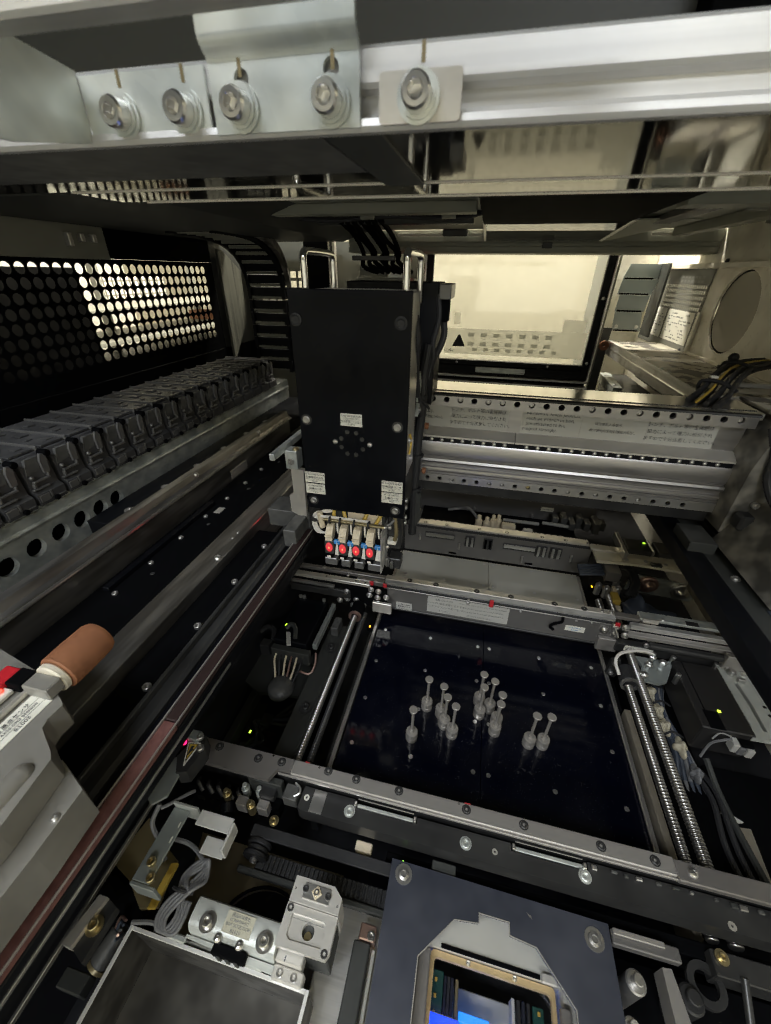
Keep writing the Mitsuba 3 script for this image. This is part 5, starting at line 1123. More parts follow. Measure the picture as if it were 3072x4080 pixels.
part(ml, 'base_plate', pr([(-0.402, 0.53), (-0.262, 0.56), (-0.232, 0.455), (-0.36, 0.440), (-0.405, 0.46)], -0.05, -0.042), 'dark_grey', False)
lf = thing('floor_plate', 'dark floor plate with washered bolts left of the ball screws', 'plate')
part(lf, 'plate', bx(-0.262, -0.212, 0.28, 0.62, -0.04, -0.006), 'dark_grey')
for y in (0.409, 0.553):
    part(lf, 'bolt', cat(washer((-0.240, y, -0.0058), Z, 0.0125), socket_bolt((-0.240, y, -0.0045), Z, 0.0065, 0.006)), 'dark_steel')
part(lf, 'bracket', bx(-0.252, -0.236, 0.585, 0.620, -0.005, 0.020), 'mottled')
part(lf, 'wall', bx(-0.2115, -0.2105, 0.28, 0.64, -0.04, 0.012), 'matte_black')
part(lf, 'tray', bx(-0.176, -0.1640, 0.26, 0.66, -0.09, -0.030), 'dark_grey')
for nm, x, y, z, c, lb in (('indicator_lamp', -0.352, 0.380, -0.08, (0.5, 1.0, 0.05), 'tiny green lamp, left one of two on the dark floor'), ('indicator_lamp', -0.283, 0.379, -0.08, (0.5, 1.0, 0.05), 'tiny green lamp, right one of two on the dark floor'),
                             ('indicator_lamp', -0.1660, 0.6040, 0.026, (1.0, 0.30, 0.01), 'small orange lamp beside the left edge of the front bed'), ('indicator_lamp', 0.3405, 0.852, 0.034, (1.0, 0.50, 0.01), 'small orange lamp right of the rear bed')):
    t = thing(nm, lb, 'lamp')
    part(t, 'body', bx(x - 0.006, x + 0.006, y - 0.004, y + 0.006, z - 0.012, z - 0.0005), 'matte_black')
    led(t, 'glow', bx(x - 0.0016, x + 0.0016, y - 0.003, y + 0.003, z, z + 0.0012), c, 2.2)

fcb = thing('floor_cables', 'thin dark cables lying on the machine floor left of the bed', 'cables')
for k in range(4):
    part(fcb, 'cable', tb([(-0.395 + 0.01 * k, 0.30 + 0.02 * k, -0.094), (-0.360 + 0.012 * k, 0.345 + 0.01 * k, -0.090), (-0.330 - 0.01 * k, 0.41, -0.093), (-0.300 + 0.008 * k, 0.455 - 0.01 * k, -0.090), (-0.275, 0.50 + 0.015 * k, -0.093)], 0.0035, 7), ['dark_grey', 'rubber', 'blue_cable', 'dark_grey'][k])
part(fcb, 'clamp', bx(-0.345, -0.325, 0.400, 0.425, -0.0995, -0.082), 'dark_steel')
part(fcb, 'duct', bx(-0.390, -0.375, 0.26, 0.56, -0.0995, -0.070), 'dark_grey')
# ================================================================ right rear: folded cover, shelf, cables
fc = thing('folding_cover', 'blue-grey zinc plates of a stepped telescopic cover in the right rear corner', 'cover')
for (x0, x1, z0, z1, y, dx) in ((0.485, 0.60, 0.690, 0.738, 1.90, 0.03), (0.470, 0.585, 0.640, 0.6895, 1.86, 0.012), (0.470, 0.570, 0.585, 0.6395, 1.83, 0.005), (0.474, 0.572, 0.520, 0.5845, 1.815, -0.012)):
    part(fc, 'leaf', pr([(x0, z0), (x1, z0), (x1 + dx, z1), (x0 + dx * 0.5, z1)], y, y + 0.003, 'y'), 'zinc_leaf', False)
    part(fc, 'slot', bx(x0 + 0.005, x1 - 0.01, y - 0.002, y - 0.0005, z0 - 0.001, z0 + 0.004), 'matte_black')
part(fc, 'side', bx(0.604, 0.612, 1.82, 1.92, 0.50, 0.74), 'dark_grey')
for x in (0.485, 0.555):
    part(fc, 'screw', pan_screw((x, 1.8148, 0.535), -Y, 0.0065), 'bright_steel')
sf = thing('wall_shelf', 'dirty ledge with a silver front edge along the right wall', 'shelf')
part(sf, 'top', bx(0.4625, 0.6485, 0.98, 1.80, 0.478, 0.486), 'shelf_dirty')
part(sf, 'edge', pr([(0.4580, 0.4440), (0.4620, 0.4440), (0.4620, 0.4920), (0.4560, 0.4920), (0.4560, 0.4850), (0.4580, 0.4830)], 0.96, 1.76, 'y'), 'aluminium', False)
part(sf, 'rib', bx(0.4540, 0.4576, 0.96, 1.76, 0.468, 0.4715), 'bright_steel')
for y in (1.735, 1.44, 1.215, 1.165):
    part(sf, 'screw', pan_screw((0.4625, y, 0.492), Z, 0.0060), 'bright_steel')
part(sf, 'wall_strip', bx(0.640, 0.6485, 0.98, 1.54, 0.4865, 0.4945), 'cream_paint')
for y in (1.30, 1.22):
    part(sf, 'plug', cy((0.636, y, 0.487), (0.636, y, 0.496), 0.009, 12), 'rubber')
one('buffer_stop', 'small brown rubber ring at the far end of the wall ledge', 'buffer', lathe([(0.006, 0), (0.012, 0), (0.0165, 0.004), (0.0165, 0.016), (0.006, 0.018), (0.006, 0)], (0.440, 1.742, 0.476), -Y, 20), 'orange_rubber')
lb_ = thing('lower_box', 'zinc sheet channel under the wall ledge in the right rear', 'channel')
part(lb_, 'plate', pr([(0.47, 1.58), (0.50, 1.58), (0.52, 1.85), (0.48, 1.85)], 0.33, 0.36), 'zinc', False)
part(lb_, 'channel', bx(0.505, 0.60, 1.10, 1.90, 0.28, 0.345), 'dark_steel')
part(lb_, 'inner_rail', bx(0.60, 0.648, 1.0, 1.8, 0.36, 0.40), 'dark_grey')
for x, y in ((0.488, 1.83), (0.484, 1.62)):
    part(lb_, 'screw', pan_screw((x, y, 0.36), Z, 0.006), 'bright_steel')
cb = thing('hose_bundle', 'black hose bundle with a yellow stripe at the right end of the gantry', 'cables')
base_path = [(0.362, 0.800, 0.508), (0.400, 0.850, 0.518), (0.455, 0.945, 0.524), (0.515, 1.035, 0.530), (0.590, 1.115, 0.530), (0.70, 1.20, 0.525)]
for k in range(8):
    dx, dz = 0.0085 * (k % 4), 0.0075 * (k // 4)
    part(cb, 'hose', tb([(x + dx * 1.1, y - dx * 1.4, z + dz) for x, y, z in base_path], 0.0042 if k != 5 else 0.0026, 8), 'yellow_plastic' if k == 5 else 'rubber')
for j in (1.35, 3.1):
    i = int(j)
    c = np.array(base_path[i]) * (1 - j + i) + np.array(base_path[i + 1]) * (j - i)
    part(cb, 'strap', tb([c + (-0.007, 0.006, -0.006), c + (-0.006, 0.006, 0.011), c + (0.016, -0.018, 0.014), c + (0.034, -0.040, 0.004)], 0.0035, 7), 'rubber')
part(cb, 'tag', bx(0.425, 0.437, 0.885, 0.895, 0.537, 0.541), 'white_plastic')
part(cb, 'knob', trimesh.creation.icosphere(2, 0.010).apply_translation((0.535, 1.06, 0.550)), 'rubber', True)
part(cb, 'stay', bx(0.50, 0.66, 0.93, 0.945, 0.515, 0.522), 'steel')

# ================================================================ lower left, close to the camera
ca = thing('cast_arm', 'pale cast arm with a sticker at the left edge, blurred and close', 'arm')
part(ca, 'body', pr(Polygon([(-0.47, 0.190), (-0.385, 0.172), (-0.376, 0.171), (-0.338, 0.153), (-0.333, 0.150), (-0.334, 0.136), (-0.331, 0.128), (-0.306, 0.114), (-0.300, 0.109), (-0.292, 0.060), (-0.290, -0.05), (-0.47, -0.05)]).buffer(-0.002).buffer(0.002), 0.330, 0.358), 'cast_paint', False)
part(ca, 'lower_face', pr([(-0.315, 0.120), (-0.2775, 0.1045), (-0.2750, 0.060), (-0.2745, -0.05), (-0.32, -0.05)], 0.290, 0.3295), 'cast_paint', False)
part(ca, 'ridge', cat(cy((-0.3120, 0.094, 0.3570), (-0.3060, -0.05, 0.3570), 0.0085, 20), trimesh.creation.icosphere(3, 0.0085).apply_translation((-0.3120, 0.094, 0.3570))), 'cast_paint', 40)
part(ca, 'hole', cy((-0.3480, 0.070, 0.352), (-0.3480, 0.070, 0.3588), 0.008, 18), 'matte_black')
part(ca, 'ridge', cat(cy((-0.3320, 0.088, 0.3560), (-0.3280, -0.05, 0.3560), 0.0050, 16), trimesh.creation.icosphere(2, 0.0050).apply_translation((-0.3320, 0.088, 0.3560))), 'cast_paint', 40)
part(ca, 'lip', bx(-0.3760, -0.3715, 0.06, 0.168, 0.3585, 0.3640), 'rail_top')
part(ca, 'bolt', pan_screw((-0.2810, 0.083, 0.3295), Z, 0.0035), 'steel')
sticker(ca, (-0.3460, 0.104, 0.3584), Y, -X, 0.0475, 0.0225, [('Y軸 原点センサ', 0.0225, 0.0150, 0.0036, 'j'), ('Y-AXIS ORG SENSOR', 0.0232, 0.0092, 0.0026, 'e'), ('B1003', 0.0230, 0.0025, 0.0032, 'e')], 'sticker', 'sticker', 'ink', 'white sticker with three lines of print', (0.0070, 0.0135))
od = thing('rubber_buffer', 'thick orange-brown rubber buffer on the end of the cast arm', 'buffer')
part(od, 'cylinder', lathe([(0, 0), (0.0185, 0), (0.0195, 0.001), (0.0200, 0.020), (0.0195, 0.044), (0.0175, 0.049), (0, 0.050)], (-0.3625, 0.1735, 0.362), Y, 32), 'orange_rubber', 40)
part(od, 'flange', cy((-0.3625, 0.1660, 0.362), (-0.3625, 0.1733, 0.362), 0.0165, 28), 'plate_cream')
part(od, 'neck', bx(-0.3740, -0.346, 0.150, 0.1658, 0.3585, 0.3720), 'cast_paint')
sn = thing('arm_connector', 'red and black plug with a lit red lamp on the cast arm', 'connector')
part(sn, 'plug', bx(-0.3945, -0.3775, 0.150, 0.168, 0.3590, 0.3700), 'matte_black')
part(sn, 'tip', bx(-0.3820, -0.3722, 0.153, 0.172, 0.3590, 0.3650), 'bright_steel')
part(sn, 'body', bx(-0.412, -0.3950, 0.145, 0.167, 0.3590, 0.3690), 'red_plastic')
part(sn, 'face', bx(-0.405, -0.386, 0.118, 0.1495, 0.3590, 0.3640), 'white_plastic')
led(sn, 'lamp', cy((-0.394, 0.1435, 0.3642), (-0.394, 0.1435, 0.3660), 0.0030, 14), (1.0, 0.06, 0.03), 1.6)

ss = thing('beam_sensor', 'small sensor on a bent plate with a yellow warning triangle and red lamp', 'sensor')
part(ss, 'plate', pr([(-0.344, 0.198), (-0.323, 0.215), (-0.307, 0.196), (-0.306, 0.172), (-0.318, 0.160), (-0.338, 0.170)], 0.148, 0.152), 'zinc_green', False)
part(ss, 'body', pr([(-0.322, 0.214), (-0.311, 0.246), (-0.300, 0.246), (-0.293, 0.230), (-0.298, 0.200), (-0.310, 0.196)], 0.130, 0.156), 'dark_steel', False)
part(ss, 'cap', bx(-0.322, -0.306, 0.2350, 0.2480, 0.140, 0.162), 'zinc_green')
for x, y, m in ((-0.334, 0.2005, 'brass'), (-0.333, 0.178, 'brass'), (-0.305, 0.241, 'bright_steel'), (-0.296, 0.228, 'bright_steel')):
    part(ss, 'bolt', socket_bolt((x, y, 0.152 + 0.006 * (x > -0.31)), Z, 0.0045, 0.0055, 14), m)
tri = Polygon([(-0.3175, 0.2320), (-0.3020, 0.2350), (-0.3060, 0.2060)])
w_ = part(ss, 'warning_sign', pr(tri.buffer(0.0008), 0.1562, 0.1566), 'sticker', False)
part(w_, 'yellow_field', pr(tri.buffer(-0.0014), 0.1567, 0.1569), 'yellow_plastic', False)
part(w_, 'symbol', pr(union_all([Polygon([(-0.3110, 0.2290), (-0.3070, 0.2300), (-0.3078, 0.2200), (-0.3095, 0.2160)]), Polygon([(-0.3100, 0.2225), (-0.3060, 0.2265), (-0.3052, 0.2255), (-0.3085, 0.2205)])]), 0.15695, 0.1572), 'ink', False)
part(w_, 'border', pr(tri.buffer(-0.0008).difference(tri.buffer(-0.0016)), 0.15695, 0.1571), 'ink', False)
led(ss, 'red_lamp', cy((-0.3265, 0.2335, 0.150), (-0.3265, 0.2335, 0.157), 0.0032, 12), (1.0, 0.01, 0.10), 2.0)
part(ss, 'lamp_base', bx(-0.338, -0.3235, 0.223, 0.238, 0.120, 0.1495), 'matte_black')
part(ss, 'cable', tb([(-0.310, 0.163, 0.140), (-0.302, 0.170, 0.140), (-0.290, 0.186, 0.135), (-0.287, 0.192, 0.13)], 0.0022, 7), 'grey_cable')
part(ss, 'cable', tb([(-0.312, 0.165, 0.145), (-0.315, 0.150, 0.13), (-0.306, 0.142, 0.11), (-0.300, 0.135, 0.10), (-0.292, 0.130, 0.095)], 0.0028, 7), 'grey_cable')

sb = thing('sensor_stay', 'bent grey sheet metal stay with two gold bolts and a U shaped flag', 'bracket')
part(sb, 'arm', bx(-0.2990, -0.2775, 0.100, 0.170, 0.1300, 0.1330), 'zinc_green')
part(sb, 'flange', bx(-0.2990, -0.2655, 0.1705, 0.1735, 0.110, 0.1420), 'zinc')
part(sb, 'foot', bx(-0.2990, -0.2690, 0.0960, 0.0995, 0.105, 0.1330), 'zinc_green')
for y in (0.137, 0.152):
    part(sb, 'slot', bx(-0.2815, -0.2800, y, y + 0.006, 0.1331, 0.1334, 0), 'sticker')
part(sb, 'bolt', socket_bolt((-0.287, 0.117, 0.133), Z, 0.0048, 0.006, 16), 'brass')
part(sb, 'bolt', socket_bolt((-0.278, 0.105, 0.133), Z, 0.0048, 0.006, 16), 'brass')
u = part(sb, 'flag', bx(-0.2610, -0.2180, 0.1580, 0.1735, 0.1370, 0.1395), 'sticker_grey')
part(u, 'side', bx(-0.2180, -0.2150, 0.1420, 0.1700, 0.1180, 0.1394), 'sticker_grey')
part(u, 'lower_leaf', bx(-0.2480, -0.2185, 0.1400, 0.1570, 0.1180, 0.1200), 'sticker_grey')
gf = thing('gold_plate', 'amber coated base plate with a bright yellow edge bar', 'plate')
part(gf, 'plate', pr([(-0.362, 0.118), (-0.352, 0.168), (-0.318, 0.150), (-0.288, 0.138), (-0.282, 0.096), (-0.300, 0.090), (-0.33, 0.108)], 0.070, 0.078), 'gold_film', False)
part(gf, 'yellow_bar', pr([(-0.2890, 0.1320), (-0.2815, 0.1340), (-0.2815, 0.0930), (-0.2890, 0.0910)], 0.0785, 0.084), 'yellow_plastic', False)
kc = thing('cable_coil', 'coil of thin grey cable tied in the middle at the lower left', 'cable')
for k in range(4):
    o = 0.004 * k
    part(kc, 'loop', tb([(-0.2560 + o, 0.1110, 0.105 + 0.002 * k), (-0.2580 + 0.5 * o, 0.122, 0.104), (-0.2520 + o, 0.1340, 0.103), (-0.2440 + 0.6 * o, 0.1390, 0.103 + 0.002 * k), (-0.2390 + 0.4 * o, 0.1330, 0.104), (-0.2430 + o, 0.1220, 0.105), (-0.2500 + o, 0.1110, 0.106 + 0.002 * k),
                         (-0.2600 + o, 0.1000, 0.106), (-0.2640 + 0.8 * o, 0.0860, 0.104), (-0.2590 + o, 0.0770, 0.102), (-0.2500 + o, 0.0790, 0.102), (-0.2450 + 0.8 * o, 0.0900, 0.104), (-0.2480 + o, 0.1030, 0.106)], 0.0022, 7, 5), 'grey_cable', True)
part(kc, 'tie', tb([(-0.2610, 0.1090, 0.108), (-0.2500, 0.1075, 0.112), (-0.2370, 0.1095, 0.107)], 0.0020, 6), 'rubber')
part(kc, 'tail', tb([(-0.2440, 0.138, 0.104), (-0.2600, 0.146, 0.102), (-0.2750, 0.150, 0.100), (-0.293, 0.150, 0.10)], 0.0026, 7), 'grey_cable')
part(kc, 'tail', tb([(-0.2560, 0.0800, 0.102), (-0.2700, 0.0800, 0.100), (-0.2900, 0.0760, 0.098)], 0.0022, 7), 'grey_cable')
zl = thing('end_plate', 'small upright plate with a gold bolt left of the sheet metal tray', 'plate')
part(zl, 'plate', pr([(-0.338, 0.044), (-0.327, 0.044), (-0.321, 0.084), (-0.331, 0.084)], 0.100, 0.118), 'rail_top', False)
part(zl, 'face', pr([(-0.3265, 0.044), (-0.310, 0.038), (-0.308, 0.080), (-0.3205, 0.084)], 0.100, 0.112), 'dark_steel', False)
part(zl, 'bolt', cat(washer((-0.3185, 0.063, 0.1122), Z, 0.0085), socket_bolt((-0.3185, 0.063, 0.1135), Z, 0.0052, 0.006, 16)), 'brass')
bf = thing('foam_pad', 'ragged black foam pad under the bent stay at the lower left', 'foam')
m = trimesh.creation.box(bounds=[[-0.372, 0.084, 0.040], [-0.268, 0.116, 0.062]]).subdivide().subdivide().subdivide()
m.vertices += 0.0035 * (np.sin(m.vertices[:, [1, 2, 0]] * 310) + np.cos(m.vertices[:, [2, 0, 1]] * 190))
m.vertices[:, 1] -= 0.12 * (m.vertices[:, 0] + 0.32)
part(bf, 'pad', m, 'matte_black', True)
cd = thing('cable_end', 'dark plug of loose wires with an amber ring left of the tray', 'connector')
part(cd, 'sleeve', cy((-0.328, 0.048, 0.040), (-0.318, 0.074, 0.058), 0.012, 14, 0.009), 'mottled')
part(cd, 'ring', ring((-0.330, 0.044, 0.038), (0.4, 1, 0.4), 0.007, 0.0128, 0.004, 18), 'gold_film')
for k in range(5):
    part(cd, 'wire', tb([(-0.322 + 0.002 * k, 0.070, 0.060), (-0.318 + 0.003 * k, 0.080 - 0.003 * k, 0.072), (-0.306, 0.078 - 0.004 * k, 0.080)], 0.0015, 6), ['copper', 'blue_cable', 'dark_grey'][k % 3])
part(cd, 'clip', bx(-0.356, -0.326, 0.022, 0.038, 0.03, 0.05), 'dark_grey')
rs = one('edge_strip', 'thin scratched steel edge running along inside the left frame', 'strip', bx(-0.3560, -0.3520, -0.10, 0.190, 0.085, 0.092), 'steel')

# sheet metal tray with hinges
ty = thing('sheet_tray', 'open sheet metal tray with a bright rim at the bottom edge', 'tray')
zf = 0.010
part(ty, 'floor', bx(-0.2918, -0.0912, -0.10, 0.0724, zf - 0.002, zf, 0), 'tray_grey', False)
pri('tray_grey', P(lambda p, n, uv: mikit.mix((0.055, 0.052, 0.048), (0.125, 0.12, 0.11), mikit.smoothstep(0.25, 0.75, mikit.fbm(p.x * 38, p.y * 38, p.z * 38)))), 0.38, 0.55)
part(ty, 'wall', bx(-0.2940, -0.2920, -0.10, 0.0745, zf, 0.0848), 'tray_grey')
part(ty, 'wall', bx(-0.0910, -0.0890, -0.10, 0.0745, zf, 0.0848), 'tray_grey')
part(ty, 'wall', bx(-0.2918, -0.0912, 0.0725, 0.0745, zf, 0.0848), 'tray_grey')
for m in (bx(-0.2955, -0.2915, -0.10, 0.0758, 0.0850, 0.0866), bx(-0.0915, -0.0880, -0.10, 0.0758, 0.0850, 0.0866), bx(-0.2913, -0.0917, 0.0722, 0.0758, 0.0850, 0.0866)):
    part(ty, 'rim', m, 'rim_highlight')
for x0, x1 in ((-0.2520, -0.2300), (-0.1600, -0.1400), (-0.1880, -0.1700)):
    part(ty, 'hinge', bx(x0, x1, 0.0755, 0.0815, 0.0800, 0.0875), 'zinc')
part(ty, 'hinge_rod', cy((-0.2700, 0.0785, 0.0820), (-0.1000, 0.0785, 0.0820), 0.0016, 10), 'bright_steel')
zx = thing('sensor_cover', 'zinc cover with two washered bolts and a stamped sticker behind the tray', 'cover')
part(zx, 'cover', pr([(0.0830, 0.082), (0.0845, 0.1000), (0.0870, 0.1080), (0.0920, 0.1105), (0.1040, 0.1105), (0.1090, 0.1085), (0.1110, 0.1040), (0.1115, 0.082)], -0.2270, -0.1290, 'x'), 'zinc_pale', 40)
part(zx, 'apron', pr([(-0.2300, 0.0825), (-0.1270, 0.0825), (-0.1270, 0.0760), (-0.2300, 0.0800)], 0.0880, 0.0905), 'zinc_pale', False)
for x in (-0.2065, -0.1415):
    part(zx, 'washer', ring((x, 0.0925, 0.1106), Z, 0.003, 0.0088, 0.0012, 24), 'bright_steel')
    part(zx, 'bolt', socket_bolt((x, 0.0925, 0.1118), Z, 0.0054, 0.005, 18), 'bright_steel')
sticker(zx, (-0.1895, 0.0895, 0.1106), X, Y, 0.0315, 0.0170, [('部品BOX検出', 0.0157, 0.0130, 0.0026, 'j'), ('COMPONENT', 0.0157, 0.0092, 0.0024, 'e'), ('BOX DETECTION', 0.0157, 0.0056, 0.0024, 'e'), ('B1410', 0.0150, 0.0012, 0.0026, 'e')], 'sticker_khaki', 'sticker', 'ink_grey', 'khaki sticker reading component box detection')
pri('sticker_khaki', (0.50, 0.48, 0.38), 0.5)
k_ = part(zx, 'plug', bx(-0.1950, -0.1580, 0.0745, 0.0835, 0.0880, 0.1000), 'matte_black')
for x in (-0.1905, -0.1660):
    part(zx, 'plug_screw', cat(cy((x, 0.0850, 0.098), (x, 0.0850, 0.108), 0.0030, 12), pan_screw((x, 0.0850, 0.108), Z, 0.0044)), 'bright_steel')
for x in (-0.186, -0.176, -0.166):
    part(zx, 'plug_rib', bx(x - 0.002, x + 0.002, 0.0730, 0.0744, 0.086, 0.099), 'dark_grey')

# white block with the round hole
wb = thing('gauge_block', 'milled white metal block with a round hole and a recessed window', 'block')
part(wb, 'upper_block', pr(Polygon([(-0.1290, 0.1478), (-0.0840, 0.1478), (-0.0735, 0.1400), (-0.0735, 0.1265), (-0.1290, 0.1265)]), 0.060, 0.1180), 'milled', False)
pri('milled', (0.62, 0.60, 0.56), 0.4, 0.5)
part(wb, 'insert', bx(-0.1160, -0.0865, 0.1310, 0.1440, 0.1182, 0.1198), 'steel')
part(wb, 'jewel', lathe([(0.0060, 0), (0.0060, 0.0012), (0.0045, 0.0018), (0.0035, 0.0008), (0.0022, 0.0008), (0.0018, 0.0022), (0, 0.0022)], (-0.1015, 0.1378, 0.1198), Z, 4), 'cream_plastic', False)
part(wb, 'jewel_screw', socket_bolt((-0.1015, 0.1378, 0.1205), Z, 0.0030, 0.0020, 12), 'bright_steel')
for x, y in ((-0.1145, 0.1385), (-0.0885, 0.1378)):
    part(wb, 'bolt', socket_bolt((x, y, 0.1195), Z, 0.0033, 0.0015, 14), 'dark_steel')
for x, y in ((-0.1255, 0.1370), (-0.0765, 0.1330)):
    part(wb, 'pin_hole', lathe([(0.0011, 0.0003), (0.0008, 0), (0, 0)], (x, y, 0.1180), Z, 8), 'matte_black')
win = Polygon([(-0.1215, 0.1190), (-0.0865, 0.1190), (-0.0835, 0.1165), (-0.0835, 0.1000), (-0.1180, 0.0990), (-0.1215, 0.1020)])
wpoly = Polygon([(-0.1300, 0.1258), (-0.0735, 0.1258), (-0.0735, 0.0985), (-0.0765, 0.0935), (-0.1300, 0.0925)])
part(wb, 'lower_block', pr(wpoly.difference(win), 0.106, 0.1150), 'milled', False)
part(wb, 'window_floor', pr(win.difference(Point(-0.1005, 0.1090).buffer(0.0065)), 0.1062, 0.1125), 'milled', False)
part(wb, 'core', bx(-0.1285, -0.0750, 0.0945, 0.1255, 0.050, 0.1058), 'dark_grey')
part(wb, 'brass_insert', cy((-0.1005, 0.1065, 0.106), (-0.1005, 0.1065, 0.1075), 0.004, 12), 'brass')
part(wb, 'seam', bx(-0.1210, -0.0860, 0.1155, 0.1160, 0.1125, 0.1128, 0), 'ink_grey')
for x, y in ((-0.1255, 0.1220), (-0.0785, 0.0975)):
    part(wb, 'bolt', socket_bolt((x, y, 0.1140), Z, 0.0036, 0.0020, 14), 'dark_steel')
part(wb, 'foot', bx(-0.1285, -0.0995, 0.0850, 0.0955, 0.080, 0.1000), 'milled')
part(wb, 'foot', bx(-0.1285, -0.0960, 0.0735, 0.0845, 0.075, 0.0930), 'milled')
for x in (-0.1205, -0.1055):
    part(wb, 'bolt', socket_bolt((x, 0.0790, 0.0922), Z, 0.0036, 0.0018, 14), 'steel')
part(wb, 'blue_mark', bx(-0.1185, -0.1175, 0.0860, 0.0905, 0.1001, 0.1003, 0), 'blue_cable')

# base plates, bars, belt
mf = thing('base_plate', 'scuffed bright aluminium base plate left of the black camera plate', 'plate')
part(mf, 'plate', bx(-0.0985, -0.018, -0.10, 0.160, 0.008, 0.020), 'aluminium')
part(mf, 'bar', bx(-0.0585, -0.0395, -0.10, 0.1290, 0.0205, 0.044), 'dark_grey')
part(mf, 'block', bx(-0.0540, -0.0355, 0.1300, 0.1440, 0.0205, 0.046), 'copper')
part(mf, 'block_bolt', socket_bolt((-0.0400, 0.1345, 0.0455), Z, 0.0045, 0.003, 16), 'bright_steel')
part(mf, 'pale_rail', bx(-0.0375, -0.0335, -0.10, 0.1280, 0.0205, 0.030), 'sticker')
gd = thing('bottom_plate', 'amber brown bottom plate with a large dark round opening', 'plate')
gpoly = Polygon([(-0.330, 0.205), (-0.10, 0.205), (-0.10, 0.02), (-0.26, 0.02), (-0.30, 0.10)]).difference(affinity.scale(Point(-0.188, 0.118).buffer(1, quad_segs=12), 0.060, 0.050))
part(gd, 'plate', pr(gpoly, -0.060, -0.050), 'bottom_brown', False)
pri('bottom_brown', (0.17, 0.14, 0.085), 0.5, 0.2)
part(gd, 'opening_rim', pr(affinity.scale(Point(-0.188, 0.118).buffer(1, quad_segs=12), 0.062, 0.052).difference(affinity.scale(Point(-0.188, 0.118).buffer(1, quad_segs=12), 0.059, 0.049)), -0.0498, -0.046), 'black_paint', False)
bl = thing('timing_belt', 'black toothed belt running from a pulley under the dark guide bar', 'belt')
part(bl, 'back', bx(-0.222, 0.02, 0.1885, 0.2020, 0.050, 0.054), 'rubber')
part(bl, 'lower_run', bx(-0.205, 0.02, 0.1620, 0.1805, 0.030, 0.034), 'rubber')
for k in range(36):
    part(bl, 'tooth', bx(-0.196 + 0.006 * k, -0.193 + 0.006 * k, 0.1625, 0.1800, 0.0342, 0.0366, 0.0004), 'rubber')
part(bl, 'lower_edge', bx(-0.225, 0.02, 0.1545, 0.1610, 0.030, 0.040), 'dark_grey')
for y0, r in ((0.1700, 0.0165), (0.1765, 0.0140), (0.1830, 0.0165)):
    part(bl, 'pulley', cy((-0.2080, y0, 0.040), (-0.2080, y0 + 0.0055, 0.040), r, 26), 'rubber')
part(bl, 'pulley_bolt', socket_bolt((-0.2080, 0.1698, 0.040), -Y, 0.0050, 0.004), 'steel')
part(bl, 'stud', cat(washer((-0.196, 0.2085, 0.058), Z, 0.0065), socket_bolt((-0.196, 0.2085, 0.059), Z, 0.004, 0.004)), 'brass')
vv = thing('valve_cluster', 'cluster of small dark valves with gold tips at the left of the guide bar', 'valves')
for x, y, m in ((-0.2520, 0.2345, 'zinc'), (-0.2300, 0.2350, 'zinc'), (-0.2340, 0.2165, 'brass'), (-0.2740, 0.2220, 'brass')):
    part(vv, 'tip', cat(cy((x, y, 0.045), (x, y, 0.066), 0.0060, 12), cy((x, y, 0.066), (x, y, 0.074), 0.0035, 10)), m)
for x, y in ((-0.2500, 0.2200), (-0.2190, 0.2220)):
    part(vv, 'body', bx(x - 0.008, x + 0.008, y - 0.006, y + 0.006, 0.040, 0.062), 'rail_mid')
part(vv, 'lever', cy((-0.2740, 0.2180, 0.050), (-0.2690, 0.2070, 0.044), 0.009, 14), 'black_paint')
part(vv, 'manifold', bx(-0.345, -0.200, 0.2255, 0.2440, 0.020, 0.044), 'matte_black')
part(vv, 'cover', bx(-0.250, -0.198, 0.2400, 0.2500, 0.045, 0.082), 'dark_grey')
for k in range(5):
    part(vv, 'tube', tb([(-0.33 + 0.016 * k, 0.236, 0.05), (-0.325 + 0.016 * k, 0.228, 0.060), (-0.315 + 0.016 * k, 0.222, 0.052)], 0.003, 6), 'dark_steel')
ub = thing('under_bracket', 'pale blocks and a small green lamp in the gap under the guide bar', 'bracket')
part(ub, 'block', bx(-0.082, -0.060, 0.2080, 0.2190, 0.030, 0.046), 'cream_plastic')
part(ub, 'plate', bx(-0.086, -0.048, 0.1950, 0.2060, 0.030, 0.040), 'rail_mid')
part(ub, 'post', bx(0.02, 0.05, 0.207, 0.218, 0.02, 0.055), 'dark_grey')
part(ub, 'beam', bx(-0.04, 0.46, 0.204, 0.2195, -0.01, 0.035), 'matte_black')
led(ub, 'green_lamp', cy((-0.017, 0.2090, 0.046), (-0.017, 0.2090, 0.0485), 0.0013, 10), (0.3, 1.0, 0.05), 1.0)

# black plate with the octagonal opening over the camera unit
cpz = 0.060
oct_ = Polygon([(0.0140, -0.10), (0.0140, 0.1290), (0.0510, 0.1670), (0.0785, 0.1700), (0.0785, 0.1790), (0.1135, 0.1790), (0.1135, 0.1680), (0.1420, 0.1650), (0.1780, 0.1280), (0.1780, -0.10)])
kp = thing('camera_plate', 'black plate with an octagonal opening at the bottom of the picture', 'plate')
part(kp, 'plate', pr(Polygon([(-0.0305, 0.2055), (0.2240, 0.2030), (0.2240, -0.10), (-0.0290, -0.10)]).difference(oct_), cpz - 0.006, cpz), 'navy_plate', False)
pri('navy_plate', P(lambda p, n, uv: mikit.mix((0.044, 0.050, 0.072), (0.098, 0.105, 0.135), mikit.fbm(p.x * 30, p.y * 30, 0))), P(lambda p, n, uv: 0.42 + 0.14 * mikit.fbm(p.x * 55, p.y * 20, 0)), 0.6, 0.6)
inner = oct_.difference(oct_.buffer(-0.0010))
part(kp, 'bright_edge', pr(inner, cpz + 0.0001, cpz + 0.0005), 'rail_top', False)
